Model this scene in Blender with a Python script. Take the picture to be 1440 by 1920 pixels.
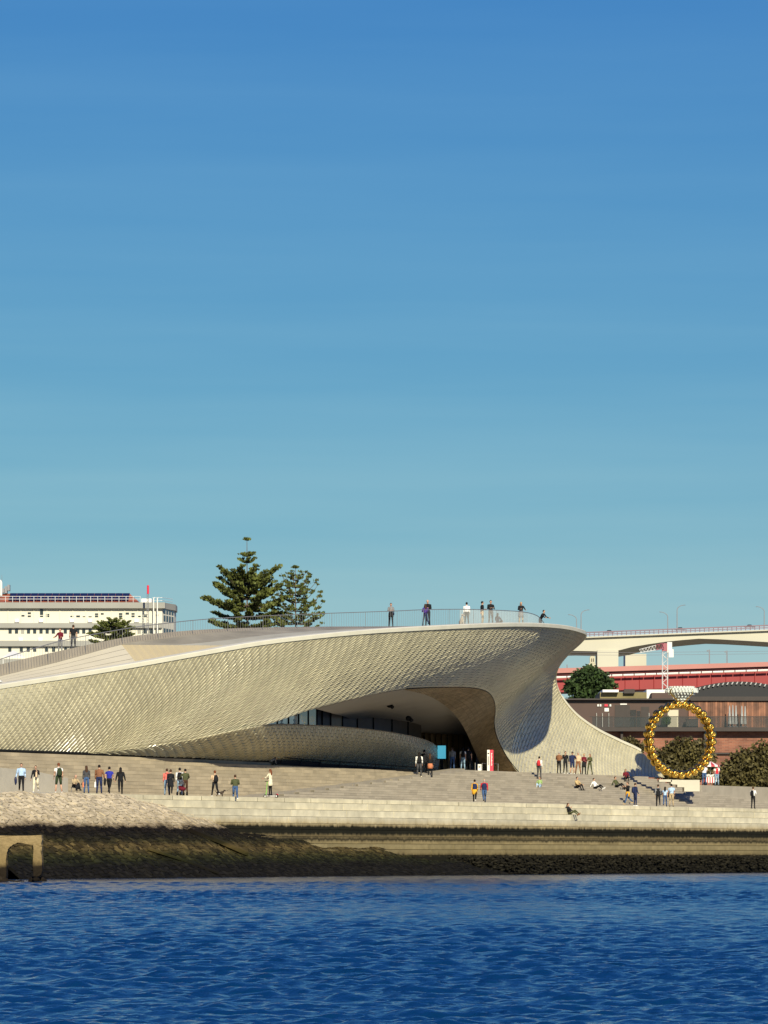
import bpy, math, random
import numpy as np
from mathutils import Vector, Matrix

random.seed(7)
rng = np.random.default_rng(7)
for o in list(bpy.data.objects):
    bpy.data.objects.remove(o, do_unlink=True)
scene = bpy.context.scene
COL = scene.collection
R = math.radians

# ------------------------------------------------------------------ camera
F = 8000.0            # focal length in photo pixels (1440 wide)
HC = 1.34             # camera height above the water
HY = 1604.0           # photo row of the horizon
cam_d = bpy.data.cameras.new("camera")
cam = bpy.data.objects.new("camera", cam_d)
COL.objects.link(cam)
cam.location = (0, 0, HC)
cam.rotation_euler = (R(90), 0, 0)
cam_d.sensor_fit = 'HORIZONTAL'
cam_d.sensor_width = 36.0
cam_d.lens = 36.0 * F / 1440.0
cam_d.shift_y = (HY - 960.0) / 1440.0
cam_d.clip_start = 1.0
cam_d.clip_end = 30000.0
scene.camera = cam
scene.render.resolution_x = 768
scene.render.resolution_y = 1024

# ------------------------------------------------------------------ sky, sun, exposure
SUN_EL, SUN_AZ = 28.0, 11.0      # elevation; degrees to the right of straight behind the camera
world = bpy.data.worlds.new("World")
scene.world = world
world.use_nodes = True
wn, wl = world.node_tree.nodes, world.node_tree.links
wn.clear()
sky = wn.new('ShaderNodeTexSky')
sky.sky_type = 'NISHITA'
sky.sun_disc = False
sky.sun_elevation = R(SUN_EL)
sky.sun_rotation = R(180.0 - SUN_AZ)
sky.altitude = 0
sky.air_density = 1.0
sky.dust_density = 0.0
sky.ozone_density = 4.0
bg = wn.new('ShaderNodeBackground')
bg.inputs['Strength'].default_value = 0.069
# clear winter air: the sky texture graded per channel, with a few faint cirrus streaks
tn = wn.new('ShaderNodeVectorMath')
tn.operation = 'MULTIPLY'
tn.inputs[1].default_value = (0.62, 0.84, 1.0)
wl.new(sky.outputs[0], tn.inputs[0])
sep = wn.new('ShaderNodeSeparateColor')
wl.new(tn.outputs[0], sep.inputs[0])
comb = wn.new('ShaderNodeCombineColor')
tc_ = wn.new('ShaderNodeTexCoord')
cm = wn.new('ShaderNodeMapping')
cm.inputs['Scale'].default_value = (5.0, 5.0, 75.0)
cm.inputs['Rotation'].default_value = (0.0, 0.05, 0.0)
wl.new(tc_.outputs['Generated'], cm.inputs['Vector'])
cn = wn.new('ShaderNodeTexNoise')
cn.inputs['Scale'].default_value = 1.0
cn.inputs['Detail'].default_value = 4
wl.new(cm.outputs[0], cn.inputs['Vector'])
cr_ = wn.new('ShaderNodeMapRange')
cr_.inputs['From Min'].default_value = 0.35
cr_.inputs['From Max'].default_value = 0.75
wl.new(cn.outputs['Fac'], cr_.inputs['Value'])
for i_, (g_, k_, c_) in enumerate(((1.60, 0.352, 0.22), (1.15, 0.590, 0.09), (0.30, 3.50, 0.03))):
    pw = wn.new('ShaderNodeMath')
    pw.operation = 'POWER'
    pw.inputs[1].default_value = g_
    wl.new(sep.outputs[i_], pw.inputs[0])
    ci = wn.new('ShaderNodeMapRange')
    ci.inputs['To Min'].default_value = k_ * (1 - c_ * 0.4)
    ci.inputs['To Max'].default_value = k_ * (1 + c_ * 0.6)
    wl.new(cr_.outputs[0], ci.inputs['Value'])
    ml = wn.new('ShaderNodeMath')
    ml.operation = 'MULTIPLY'
    wl.new(pw.outputs[0], ml.inputs[0])
    wl.new(ci.outputs[0], ml.inputs[1])
    wl.new(ml.outputs[0], comb.inputs[i_])
wo = wn.new('ShaderNodeOutputWorld')
wl.new(comb.outputs[0], bg.inputs['Color'])
wl.new(bg.outputs[0], wo.inputs['Surface'])

sun_d = bpy.data.lights.new("sun", 'SUN')
sun_d.energy = 5.0
sun_d.angle = R(0.55)
sun_d.color = (1.0, 0.93, 0.71)
sun = bpy.data.objects.new("sun", sun_d)
COL.objects.link(sun)
to_sun = Vector((math.sin(R(SUN_AZ)) * math.cos(R(SUN_EL)), -math.cos(R(SUN_AZ)) * math.cos(R(SUN_EL)), math.sin(R(SUN_EL))))
sun.rotation_euler = (-to_sun).to_track_quat('-Z', 'Y').to_euler()
sun.location = to_sun * 200

vs = scene.view_settings
vs.view_transform = 'Standard'
vs.look = 'None'
vs.exposure = 0.3
vs.gamma = 1.0
vs.use_curve_mapping = False

# ------------------------------------------------------------------ coordinates
# the shore line runs along U (right and away); w is the setback inland from the edge of the promenade
P0 = (-19.7, 255.0)
U = (0.493, 0.87)
M = (-0.87, 0.493)
C0 = 0.87 * 19.7 + 0.493 * 255.0
ZP = 5.1              # promenade level
ZL = 7.78             # entrance landing and foot of the shell


def yw(px, w):
    a = (px - 720.0) / F
    return (w + C0) / (0.493 - 0.87 * a)


def P(px, py, w):
    Y = yw(px, w)
    return Vector(((px - 720.0) / F * Y, Y, HC + (HY - py) / F * Y))


def PZ(px, w, z):
    Y = yw(px, w)
    return Vector(((px - 720.0) / F * Y, Y, z))


def D(px, py, Y):
    return Vector(((px - 720.0) / F * Y, Y, HC + (HY - py) / F * Y))


def TW(t, w, z):
    return Vector((P0[0] + U[0] * t + M[0] * w, P0[1] + U[1] * t + M[1] * w, z))


def T(px, w):
    p = PZ(px, w, 0)
    return U[0] * (p.x - P0[0]) + U[1] * (p.y - P0[1])


def interp(x, xs, ys):
    return float(np.interp(x, xs, ys))


def lin(c):
    return tuple(((v / 255.0) / 12.92 if v / 255.0 <= 0.04045 else ((v / 255.0 + 0.055) / 1.055) ** 2.4) for v in c)


# ------------------------------------------------------------------ materials
MATS = {}


def mat(name, col, rough=0.7, metal=0.0, var=0.15, scale=3.0, bump=0.0, bscale=20.0, tint=False, alpha=1.0, emit=None, spec=0.5, coat=0.0):
    if name in MATS:
        return MATS[name]
    m = bpy.data.materials.new(name)
    m.use_nodes = True
    n, l = m.node_tree.nodes, m.node_tree.links
    b = n['Principled BSDF']
    b.inputs['Roughness'].default_value = rough
    b.inputs['Metallic'].default_value = metal
    b.inputs['Alpha'].default_value = alpha
    b.inputs['Specular IOR Level'].default_value = spec
    b.inputs['Coat Weight'].default_value = coat
    if emit:
        b.inputs['Emission Color'].default_value = (*emit[0], 1)
        b.inputs['Emission Strength'].default_value = emit[1]
    geo = n.new('ShaderNodeNewGeometry')
    noise = n.new('ShaderNodeTexNoise')
    noise.inputs['Scale'].default_value = scale
    noise.inputs['Detail'].default_value = 5
    l.new(geo.outputs['Position'], noise.inputs['Vector'])
    mr = n.new('ShaderNodeMapRange')
    mr.inputs['From Min'].default_value = 0.3
    mr.inputs['From Max'].default_value = 0.7
    mr.inputs['To Min'].default_value = 1.0 - var
    mr.inputs['To Max'].default_value = 1.0 + var
    l.new(noise.outputs['Fac'], mr.inputs['Value'])
    val = mr.outputs[0]
    if tint:
        at = n.new('ShaderNodeAttribute')
        at.attribute_name = 'tint'
        mu = n.new('ShaderNodeMath')
        mu.operation = 'MULTIPLY'
        l.new(val, mu.inputs[0])
        l.new(at.outputs['Fac'], mu.inputs[1])
        val = mu.outputs[0]
    mx = n.new('ShaderNodeVectorMath')
    mx.operation = 'SCALE'
    mx.inputs[0].default_value = col
    l.new(val, mx.inputs['Scale'])
    l.new(mx.outputs[0], b.inputs['Base Color'])
    if bump > 0:
        n2 = n.new('ShaderNodeTexNoise')
        n2.inputs['Scale'].default_value = bscale
        n2.inputs['Detail'].default_value = 4
        l.new(geo.outputs['Position'], n2.inputs['Vector'])
        bp = n.new('ShaderNodeBump')
        bp.inputs['Strength'].default_value = 1.0
        bp.inputs['Distance'].default_value = bump
        l.new(n2.outputs['Fac'], bp.inputs['Height'])
        l.new(bp.outputs[0], b.inputs['Normal'])
    MATS[name] = m
    return m


def tidal_mat(name, pale, stops, rough=0.95, nscale=(0.5, 0.5, 2.5), amp=0.5, bump=0.03, scale=2.0):
    """stone whose colour follows the tide marks: stops = [(height, rgb)], wobbling with noise"""
    m = bpy.data.materials.new(name)
    m.use_nodes = True
    n, l = m.node_tree.nodes, m.node_tree.links
    b = n['Principled BSDF']
    b.inputs['Roughness'].default_value = rough
    b.inputs['Specular IOR Level'].default_value = 0.12
    geo = n.new('ShaderNodeNewGeometry')
    sx = n.new('ShaderNodeSeparateXYZ')
    l.new(geo.outputs['Position'], sx.inputs[0])
    mp = n.new('ShaderNodeVectorMath')
    mp.operation = 'MULTIPLY'
    mp.inputs[1].default_value = nscale
    l.new(geo.outputs['Position'], mp.inputs[0])
    n1 = n.new('ShaderNodeTexNoise')
    n1.inputs['Scale'].default_value = 1.0
    n1.inputs['Detail'].default_value = 6
    n1.inputs['Roughness'].default_value = 0.65
    l.new(mp.outputs[0], n1.inputs['Vector'])
    ma = n.new('ShaderNodeMath')
    ma.operation = 'MULTIPLY_ADD'
    ma.inputs[1].default_value = amp * 2
    l.new(n1.outputs['Fac'], ma.inputs[0])
    sb = n.new('ShaderNodeMath')
    sb.operation = 'SUBTRACT'
    sb.inputs[1].default_value = amp
    l.new(sx.outputs['Z'], sb.inputs[0])
    l.new(sb.outputs[0], ma.inputs[2])
    mr = n.new('ShaderNodeMapRange')
    mr.inputs['From Min'].default_value = -1.0
    mr.inputs['From Max'].default_value = 6.0
    l.new(ma.outputs[0], mr.inputs['Value'])
    cr = n.new('ShaderNodeValToRGB')
    el = cr.color_ramp.elements
    while len(el) > 1:
        el.remove(el[-1])
    first = True
    for h, c in stops:
        p = (h + 1.0) / 7.0
        if first:
            el[0].position = p
            el[0].color = (*c, 1)
            first = False
        else:
            e = el.new(p)
            e.color = (*c, 1)
    l.new(mr.outputs[0], cr.inputs['Fac'])
    # blotches and per-stone tint
    n2 = n.new('ShaderNodeTexNoise')
    n2.inputs['Scale'].default_value = scale
    n2.inputs['Detail'].default_value = 6
    l.new(geo.outputs['Position'], n2.inputs['Vector'])
    m2 = n.new('ShaderNodeMapRange')
    m2.inputs['From Min'].default_value = 0.3
    m2.inputs['From Max'].default_value = 0.7
    m2.inputs['To Min'].default_value = 0.84
    m2.inputs['To Max'].default_value = 1.14
    l.new(n2.outputs['Fac'], m2.inputs['Value'])
    at = n.new('ShaderNodeAttribute')
    at.attribute_name = 'tint'
    mu = n.new('ShaderNodeMath')
    mu.operation = 'MULTIPLY'
    l.new(m2.outputs[0], mu.inputs[0])
    l.new(at.outputs['Fac'], mu.inputs[1])
    mx = n.new('ShaderNodeVectorMath')
    mx.operation = 'SCALE'
    l.new(cr.outputs['Color'], mx.inputs[0])
    l.new(mu.outputs[0], mx.inputs['Scale'])
    l.new(mx.outputs[0], b.inputs['Base Color'])
    bp = n.new('ShaderNodeBump')
    bp.inputs['Strength'].default_value = 1.0
    bp.inputs['Distance'].default_value = bump
    n3 = n.new('ShaderNodeTexNoise')
    n3.inputs['Scale'].default_value = 8
    n3.inputs['Detail'].default_value = 5
    l.new(geo.outputs['Position'], n3.inputs['Vector'])
    l.new(n3.outputs['Fac'], bp.inputs['Height'])
    l.new(bp.outputs[0], b.inputs['Normal'])
    MATS[name] = m
    return m


# ------------------------------------------------------------------ mesh building
class MB:
    def __init__(self):
        self.v, self.f, self.m, self.t = [], [], [], []

    def face(self, pts, mi=0, tint=1.0):
        k = len(self.v)
        self.v.extend(tuple(p) for p in pts)
        self.f.append(tuple(range(k, k + len(pts))))
        self.m.append(mi)
        self.t.append(tint)

    def hexa(self, p, mi=0, tint=1.0):
        """8 corners: bottom 0-3 counter-clockwise, top 4-7"""
        k = len(self.v)
        self.v.extend(tuple(q) for q in p)
        for q in ((3, 2, 1, 0), (4, 5, 6, 7), (0, 1, 5, 4), (1, 2, 6, 5), (2, 3, 7, 6), (3, 0, 4, 7)):
            self.f.append(tuple(k + i for i in q))
            self.m.append(mi)
            self.t.append(tint)

    def box(self, x0, x1, y0, y1, z0, z1, mi=0, tint=1.0):
        self.hexa([(x0, y0, z0), (x1, y0, z0), (x1, y1, z0), (x0, y1, z0), (x0, y0, z1), (x1, y0, z1), (x1, y1, z1), (x0, y1, z1)], mi, tint)

    def twbox(self, t0, t1, w0, w1, z0, z1, mi=0, tint=1.0):
        self.hexa([TW(t0, w0, z0), TW(t1, w0, z0), TW(t1, w1, z0), TW(t0, w1, z0), TW(t0, w0, z1), TW(t1, w0, z1), TW(t1, w1, z1), TW(t0, w1, z1)], mi, tint)

    def tube(self, pts, rad, n=8, mi=0, cap=True, lat=None, tint=1.0):
        """loft along pts; rad = number or (rx, ry) for each point; mi = number or one per segment"""
        pts = [Vector(p) for p in pts]
        if not isinstance(rad, (list, tuple)) or (isinstance(rad, tuple) and len(rad) == 2 and len(pts) != 2):
            rad = [rad] * len(pts)
        k0 = len(self.v)
        for i, p in enumerate(pts):
            if i == 0:
                d = pts[1] - pts[0]
            elif i == len(pts) - 1:
                d = pts[-1] - pts[-2]
            else:
                d = pts[i + 1] - pts[i - 1]
            if d.length < 1e-9:
                d = Vector((0, 0, 1))
            d.normalize()
            ref = Vector(lat) if lat else (Vector((1, 0, 0)) if abs(d.x) < 0.9 else Vector((0, 1, 0)))
            b = d.cross(ref)
            b.normalize()
            a = b.cross(d)
            r = rad[i]
            rx, ry = r if isinstance(r, (tuple, list)) else (r, r)
            for j in range(n):
                an = 2 * math.pi * j / n
                self.v.append(tuple(p + a * (rx * math.cos(an)) + b * (ry * math.sin(an))))
        for i in range(len(pts) - 1):
            mm = mi[i] if isinstance(mi, (list, tuple)) else mi
            for j in range(n):
                a0 = k0 + i * n + j
                a1 = k0 + i * n + (j + 1) % n
                self.f.append((a0, a1, a1 + n, a0 + n))
                self.m.append(mm)
                self.t.append(tint)
        if cap:
            m0 = mi[0] if isinstance(mi, (list, tuple)) else mi
            m1 = mi[-1] if isinstance(mi, (list, tuple)) else mi
            self.f.append(tuple(k0 + j for j in reversed(range(n))))
            self.m.append(m0)
            self.t.append(tint)
            e = k0 + (len(pts) - 1) * n
            self.f.append(tuple(e + j for j in range(n)))
            self.m.append(m1)
            self.t.append(tint)

    def ball(self, c, r, nu=10, nv=6, mi=0, tint=1.0, keep=None):
        c = Vector(c)
        rx, ry, rz = r if isinstance(r, (tuple, list)) else (r, r, r)
        k = len(self.v)
        for i in range(nv + 1):
            th = math.pi * i / nv
            for j in range(nu):
                ph = 2 * math.pi * j / nu
                self.v.append((c.x + rx * math.sin(th) * math.cos(ph), c.y + ry * math.sin(th) * math.sin(ph), c.z + rz * math.cos(th)))
        for i in range(nv):
            for j in range(nu):
                q = (k + i * nu + j, k + (i + 1) * nu + j, k + (i + 1) * nu + (j + 1) % nu, k + i * nu + (j + 1) % nu)
                if keep:
                    cc = sum((Vector(self.v[x]) for x in q), Vector()) / 4
                    if not keep(cc):
                        continue
                self.f.append(q)
                self.m.append(mi)
                self.t.append(tint)

    def extrude(self, poly, vec, mi=0, tint=1.0):
        """closed prism from a planar polygon"""
        n = len(poly)
        k = len(self.v)
        vec = Vector(vec)
        self.v.extend(tuple(p) for p in poly)
        self.v.extend(tuple(Vector(p) + vec) for p in poly)
        fs = [tuple(range(k, k + n)), tuple(reversed(range(k + n, k + 2 * n)))]
        for i in range(n):
            j = (i + 1) % n
            fs.append((k + j, k + i, k + i + n, k + j + n))
        for q in fs:
            self.f.append(q)
            self.m.append(mi)
            self.t.append(tint)

    def grid(self, rows, mi=0, tint=1.0):
        k = len(self.v)
        nr, nc = len(rows), len(rows[0])
        for r in rows:
            self.v.extend(tuple(p) for p in r)
        for i in range(nr - 1):
            for j in range(nc - 1):
                self.f.append((k + i * nc + j, k + (i + 1) * nc + j, k + (i + 1) * nc + j + 1, k + i * nc + j + 1))
                self.m.append(mi)
                self.t.append(tint)

    def mesh(self, name, mats, smooth=False):
        me = bpy.data.meshes.new(name)
        me.from_pydata(self.v, [], self.f)
        for m in (mats if isinstance(mats, (list, tuple)) else [mats]):
            me.materials.append(m)
        me.polygons.foreach_set('material_index', self.m)
        at = me.attributes.new('tint', 'FLOAT', 'FACE')
        at.data.foreach_set('value', self.t)
        if smooth:
            me.polygons.foreach_set('use_smooth', [True] * len(self.f))
        me.update()
        return me

    def build(self, name, mats, parent=None, smooth=False, label=None, cat=None, group=None, kind=None):
        o = bpy.data.objects.new(name, self.mesh(name, mats, smooth))
        COL.objects.link(o)
        if parent:
            o.parent = parent
            o.matrix_parent_inverse = parent_inv(parent)
        tag(o, label, cat, group, kind)
        return o


def parent_inv(p):
    m = Matrix.LocRotScale(p.location, p.rotation_euler, p.scale)
    q = p.parent
    while q:
        m = Matrix.LocRotScale(q.location, q.rotation_euler, q.scale) @ m
        q = q.parent
    return m.inverted()


def tag(o, label=None, cat=None, group=None, kind=None):
    if label:
        o['label'] = label
    if cat:
        o['category'] = cat
    if group:
        o['group'] = group
    if kind:
        o['kind'] = kind
    return o


def empty(name, loc, label=None, cat=None, group=None, rz=0.0):
    o = bpy.data.objects.new(name, None)
    COL.objects.link(o)
    o.location = loc
    o.rotation_euler = (0, 0, rz)
    o.empty_display_size = 0.3
    tag(o, label, cat, group)
    return o


def local(name, mb, mats, parent, smooth=False, label=None):
    """child whose mesh is already in the parent's own coordinates"""
    o = bpy.data.objects.new(name, mb.mesh(name, mats, smooth))
    COL.objects.link(o)
    o.parent = parent
    if label:
        o['label'] = label
    return o


def catmull(pts, n):
    """n samples per span through pts (numpy rows)"""
    p = np.array(pts, float)
    out = []
    for i in range(len(p) - 1):
        a = p[max(i - 1, 0)]
        b, c = p[i], p[i + 1]
        d = p[min(i + 2, len(p) - 1)]
        for k in range(n):
            t = k / n
            out.append(0.5 * ((2 * b) + (-a + c) * t + (2 * a - 5 * b + 4 * c - d) * t * t + (-a + 3 * b - 3 * c + d) * t ** 3))
    out.append(p[-1])
    return np.array(out)

# ================================================================== the setting: water, land, promenade
def build_water():
    ys = [-60.0, 0.0, 12.0]
    y = 18.0
    while y < 352:
        ys.append(y)
        y += 0.0017 * y
    ys += [380, 450, 600, 1000, 2000, 4000, 8000]
    ys = np.array(ys)
    af = np.linspace(-0.115, 0.115, 271)
    a = np.concatenate([[-3, -1.2, -0.6, -0.3, -0.18], af, [0.18, 0.3, 0.6, 1.2, 3]])
    Yg, Ag = np.meshgrid(ys, a, indexing='ij')
    Xg = Ag * np.maximum(Yg, 18.0)
    Z = np.zeros_like(Xg)
    dy = 0.0017 * Yg
    fade = np.clip((352 - Yg) / 10, 0, 1) * np.clip((Yg - 15) / 4, 0, 1) * np.clip((0.118 - np.abs(Ag)) / 0.01, 0, 1)
    for k in range(110):
        lam = math.exp(rng.uniform(math.log(0.10), math.log(1.25)))
        th = rng.normal(R(70), R(38))
        kx, ky = 2 * math.pi / lam * math.cos(th), 2 * math.pi / lam * math.sin(th)
        amp = 0.0070 * lam * (1.0 if lam < 0.4 else 0.55)
        wgt = np.clip(lam / (2.2 * dy) - 0.7, 0, 1)
        ph = kx * Xg + ky * Yg + rng.uniform(0, 6.28)
        Z += amp * wgt * (np.sin(ph) + 0.25 * np.sin(2 * ph + 0.6))
    # gusts: patches of rougher and calmer water
    g = np.zeros_like(Z)
    for k in range(14):
        lam = rng.uniform(12, 60)
        th = rng.uniform(0, 6.28)
        g += np.sin(2 * math.pi / lam * (math.cos(th) * Xg * 1.0 + math.sin(th) * Yg * 0.5) + rng.uniform(0, 6.28))
    Z *= (1 + 0.10 * np.clip(g, -4, 4)) * fade * (1 + 1.1 * np.clip((Yg - 70) / 130, 0, 1))
    nr, nc = Xg.shape
    verts = np.stack([Xg, Yg, Z], -1).reshape(-1, 3)
    idx = np.arange(nr * nc).reshape(nr, nc)
    faces = np.stack([idx[:-1, :-1], idx[:-1, 1:], idx[1:, 1:], idx[1:, :-1]], -1).reshape(-1, 4)
    me = bpy.data.meshes.new('water')
    me.from_pydata(verts.tolist(), [], faces.tolist())
    me.polygons.foreach_set('use_smooth', [True] * len(faces))
    m = bpy.data.materials.new('river_water')
    m.use_nodes = True
    n, l = m.node_tree.nodes, m.node_tree.links
    b = n['Principled BSDF']
    b.inputs['Base Color'].default_value = (0.002, 0.028, 0.080, 1)
    b.inputs['Roughness'].default_value = 0.16
    b.inputs['IOR'].default_value = 1.33
    geo = n.new('ShaderNodeNewGeometry')
    last = None
    for sc, dist, st in ((4.0, 0.05, (1.0, 0.55, 1.0)), (13.0, 0.016, (1.0, 0.7, 1.0))):
        mp = n.new('ShaderNodeVectorMath')
        mp.operation = 'MULTIPLY'
        mp.inputs[1].default_value = st
        l.new(geo.outputs['Position'], mp.inputs[0])
        nz = n.new('ShaderNodeTexNoise')
        nz.inputs['Scale'].default_value = sc
        nz.inputs['Detail'].default_value = 3
        l.new(mp.outputs[0], nz.inputs['Vector'])
        bp = n.new('ShaderNodeBump')
        bp.inputs['Strength'].default_value = 1.0
        bp.inputs['Distance'].default_value = dist
        l.new(nz.outputs['Fac'], bp.inputs['Height'])
        if last:
            l.new(last.outputs[0], bp.inputs['Normal'])
        last = bp
    l.new(last.outputs[0], b.inputs['Normal'])
    me.materials.append(m)
    o = bpy.data.objects.new('water', me)
    COL.objects.link(o)
    tag(o, kind='structure')


build_water()

m_ground = mat('ground_earth', (0.16, 0.14, 0.10), 0.9, var=0.25, scale=0.2)
g = MB()
g.face([TW(-900, 12.0, 4.6), TW(3500, 12.0, 4.6), TW(3500, 7000, 4.6), TW(-900, 7000, 4.6)])
g.build('ground', m_ground, kind='structure')

m_pave = mat('promenade_paving', (0.40, 0.36, 0.30), 0.85, var=0.12, scale=1.5, bump=0.004)
g = MB()
g.twbox(-60, 160, 0.02, 12.2, 3.0, ZP)
g.build('promenade', m_pave, kind='structure')

# ------------------------------------------------------------------ stepped sea wall of pale limestone blocks
PALE = (0.58, 0.52, 0.37)
m_wall = tidal_mat('seawall_stone', PALE, [
    (0.0, (0.010, 0.009, 0.006)), (1.30, (0.014, 0.012, 0.007)), (1.50, (0.20, 0.155, 0.075)), (1.95, (0.26, 0.21, 0.11)),
    (2.25, (0.23, 0.18, 0.09)), (2.40, (0.03, 0.025, 0.014)), (2.62, (0.17, 0.13, 0.065)), (2.80, (0.016, 0.015, 0.009)),
    (3.22, (0.014, 0.013, 0.008)), (3.36, (0.30, 0.23, 0.12)), (3.55, (0.47, 0.40, 0.26)), (3.9, (0.56, 0.51, 0.38)), (4.4, PALE)],
    nscale=(2.6, 2.6, 0.5), amp=0.22, bump=0.012, scale=1.2)
seawall = empty('stepped_seawall', TW(40, -1.5, 0), 'pale limestone block sea wall in big courses, dark with weed at the waterline', 'sea wall')
courses = [(5.10, 4.80), (4.80, 4.32), (4.32, 3.86), (3.86, 3.42), (3.42, 3.02), (3.02, 2.56), (2.56, 2.10), (2.10, 1.72), (1.72, 1.34)]
tL, tR = T(150, 0), T(1640, 0)
core = MB()
rnd = random.Random(3)
for ci, (z1, z0) in enumerate(courses):
    w_front = -0.36 * ci
    core.twbox(tL, tR, w_front + 0.05, 0.015, z0 - 0.02, z1 - 0.02, tint=0.12)
    t = tL + rnd.uniform(0, 1.0)
    while t < tR:
        ln = rnd.choice([2.6, 3.2, 3.6, 3.6, 3.8]) if ci else 3.4
        e = min(t + ln, tR)
        pr = rnd.uniform(-0.012, 0.012)
        b = MB()
        b.twbox(t + 0.03, e - 0.03, w_front + pr, w_front + 0.40, z0 + 0.026, z1 + rnd.uniform(-0.004, 0.004), tint=rnd.uniform(0.88, 1.1))
        b.build('stone_block', m_wall, seawall)
        t = e
core.build('wall_core', m_wall, seawall)
# dark weedy rubble at the foot
rb = MB()
for k in range(3200):
    t = rnd.uniform(T(760, 0), tR)
    f = rnd.random()
    z = 1.30 - 1.5 * f
    w = -3.25 - 0.9 * f + rnd.uniform(-0.15, 0.1)
    c = TW(t, w, z)
    s = rnd.uniform(0.05, 0.12)
    rb.ball(c, (s * rnd.uniform(1, 1.7), s * rnd.uniform(1, 1.6), s * rnd.uniform(0.6, 0.9)), 6, 4, tint=rnd.uniform(0.5, 1.8))
rb.twbox(T(700, 0), tR, -3.3, -2.6, -1.0, 1.335)
rb.build('toe_rubble', m_wall, seawall, kind='stuff')

# ------------------------------------------------------------------ cobbled revetment
m_rev = tidal_mat('revetment_stone', PALE, [
    (-0.5, (0.008, 0.007, 0.005)), (0.75, (0.008, 0.007, 0.005)), (1.05, (0.013, 0.014, 0.005)), (1.35, (0.028, 0.026, 0.008)), (1.9, (0.085, 0.060, 0.022)),
    (2.2, (0.026, 0.022, 0.008)), (2.5, (0.012, 0.010, 0.005)), (3.02, (0.009, 0.006, 0.004)), (3.18, (0.26, 0.20, 0.12)), (3.4, (0.46, 0.375, 0.24)), (4.3, (0.53, 0.44, 0.295))],
    nscale=(0.9, 0.5, 1.0), amp=0.45, bump=0.02, scale=3.0)
hx = [T(p, 0) for p in (-200, 230, 330, 430, 550, 650, 760, 850, 930, 980)]
hz = [5.06, 5.06, 4.25, 3.5, 3.05, 2.75, 2.15, 1.35, 0.3, -0.6]


def rev(t, f):
    """point on the revetment slope: f = 0 at the top, 1 below the water"""
    z0 = interp(t, hx, hz)
    out = interp(z0, [-0.6, 1.3, 5.0], [4.2, 7.0, 8.6])
    w = -0.02 - out * f
    z = z0 + (-0.75 - z0) * (f ** 1.08)
    z += 0.10 * math.sin(t * 0.55 + f * 5) * math.sin(f * 3.14) + 0.06 * math.sin(t * 1.3 + 2 * f)
    return TW(t, w, z)


revet = empty('cobbled_revetment', TW(10, -3, 0), 'sloping cobbled river bank, pale above and black-green with weed below', 'embankment')
bed = MB()
t0, t1 = T(-170, 0), T(972, 0)
NT, NF = 250, 33
tt = [t0 + (t1 - t0) * i / NT for i in range(NT + 1)]
bed.grid([[rev(t, f / NF) - Vector((0, 0, 0.07)) for t in tt] for f in range(NF + 1)], tint=0.6)
bed.build('bedding', m_rev, revet)
jit = {}


def rj(i, j):
    if (i, j) not in jit:
        sk = 0.5 * (j % 2)
        jit[(i, j)] = (t0 + (t1 - t0) * (i + sk + rnd.uniform(-0.28, 0.28)) / NT, min(max((j + rnd.uniform(-0.3, 0.3)) / NF, 0), 1))
    return jit[(i, j)]


stones = []
for i in range(NT):
    for j in range(NF):
        off = j % 2
        q = [rj(i, j), rj(i + 1, j), rj(i + 1, j + 1), rj(i, j + 1)]
        ps = [rev(*x) for x in q]
        c = sum(ps, Vector()) / 4
        nrm = (ps[1] - ps[0]).cross(ps[3] - ps[0]).normalized()
        if nrm.z < 0:
            nrm = -nrm
        h = rnd.uniform(0.02, 0.07)
        lo = [c + (p - c) * 0.93 - nrm * 0.08 for p in ps]
        til = Vector((rnd.uniform(-1, 1), rnd.uniform(-1, 1), 0)) * 0.035
        hi = [c + (p - c) * 0.86 + nrm * (h + (p - c).dot(til)) for p in ps]
        stones.append((c, lo, hi, rnd.uniform(0.72, 1.18) * (1.0 if c.z > 3 else rnd.choice([0.5, 0.8, 1.0, 1.5]))))
stones.sort(key=lambda s: -(s[0].z if s[0].z > 0 else -9) + 0.02 * abs(s[0].x + 12))
field = MB()
for k, (c, lo, hi, ti) in enumerate(stones):
    b = MB() if k < 300 else field
    order = [3, 2, 1, 0]
    b.hexa([lo[i] for i in order] + [hi[i] for i in order], tint=ti)
    if k < 300:
        b.build('cobble', m_rev, revet)
field.build('cobble_field', m_rev, revet, kind='stuff')
# fallen slab and drain lying on the slope
for (pa, fa, pb, fb, wd) in ((262, 0.42, 335, 0.60, 0.22), (140, 0.60, 215, 0.86, 0.12)):
    b = MB()
    a_, b_ = rev(T(pa, 0), fa) + Vector((0, 0, 0.16)), rev(T(pb, 0), fb) + Vector((0, 0, 0.16))
    b.tube([a_, (a_ + b_) / 2 + Vector((0, 0, 0.04)), b_], [wd, wd * 0.9, wd], 6)
    b.build('old_drain_pipe', m_rev, revet)

# ------------------------------------------------------------------ the broad stone steps
m_step = mat('step_stone', (0.365, 0.315, 0.24), 0.85, var=0.10, scale=0.9, bump=0.006, bscale=12, tint=True)
RIS, TRD, W1, NS = (ZL - ZP) / 15, 0.48, 3.5, 15
RAMP = [(T(438, 4), ZP - 0.05), (T(885, 9.5), ZL)]         # the ramp climbing between the two flights


def ramp_z(t):
    return interp(t, [RAMP[0][0], RAMP[1][0]], [RAMP[0][1], RAMP[1][1]])


def ramp_t(z):
    return interp(z, [RAMP[0][1], RAMP[1][1]], [RAMP[0][0], RAMP[1][0]])


def right_end(k):
    """where step k stops at the right-hand side"""
    return interp(k, [0, 4, 9, 12, 15], [T(1640, 4), T(1445, 5), T(1345, 6), T(1300, 7), T(1262, 8)])


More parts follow.
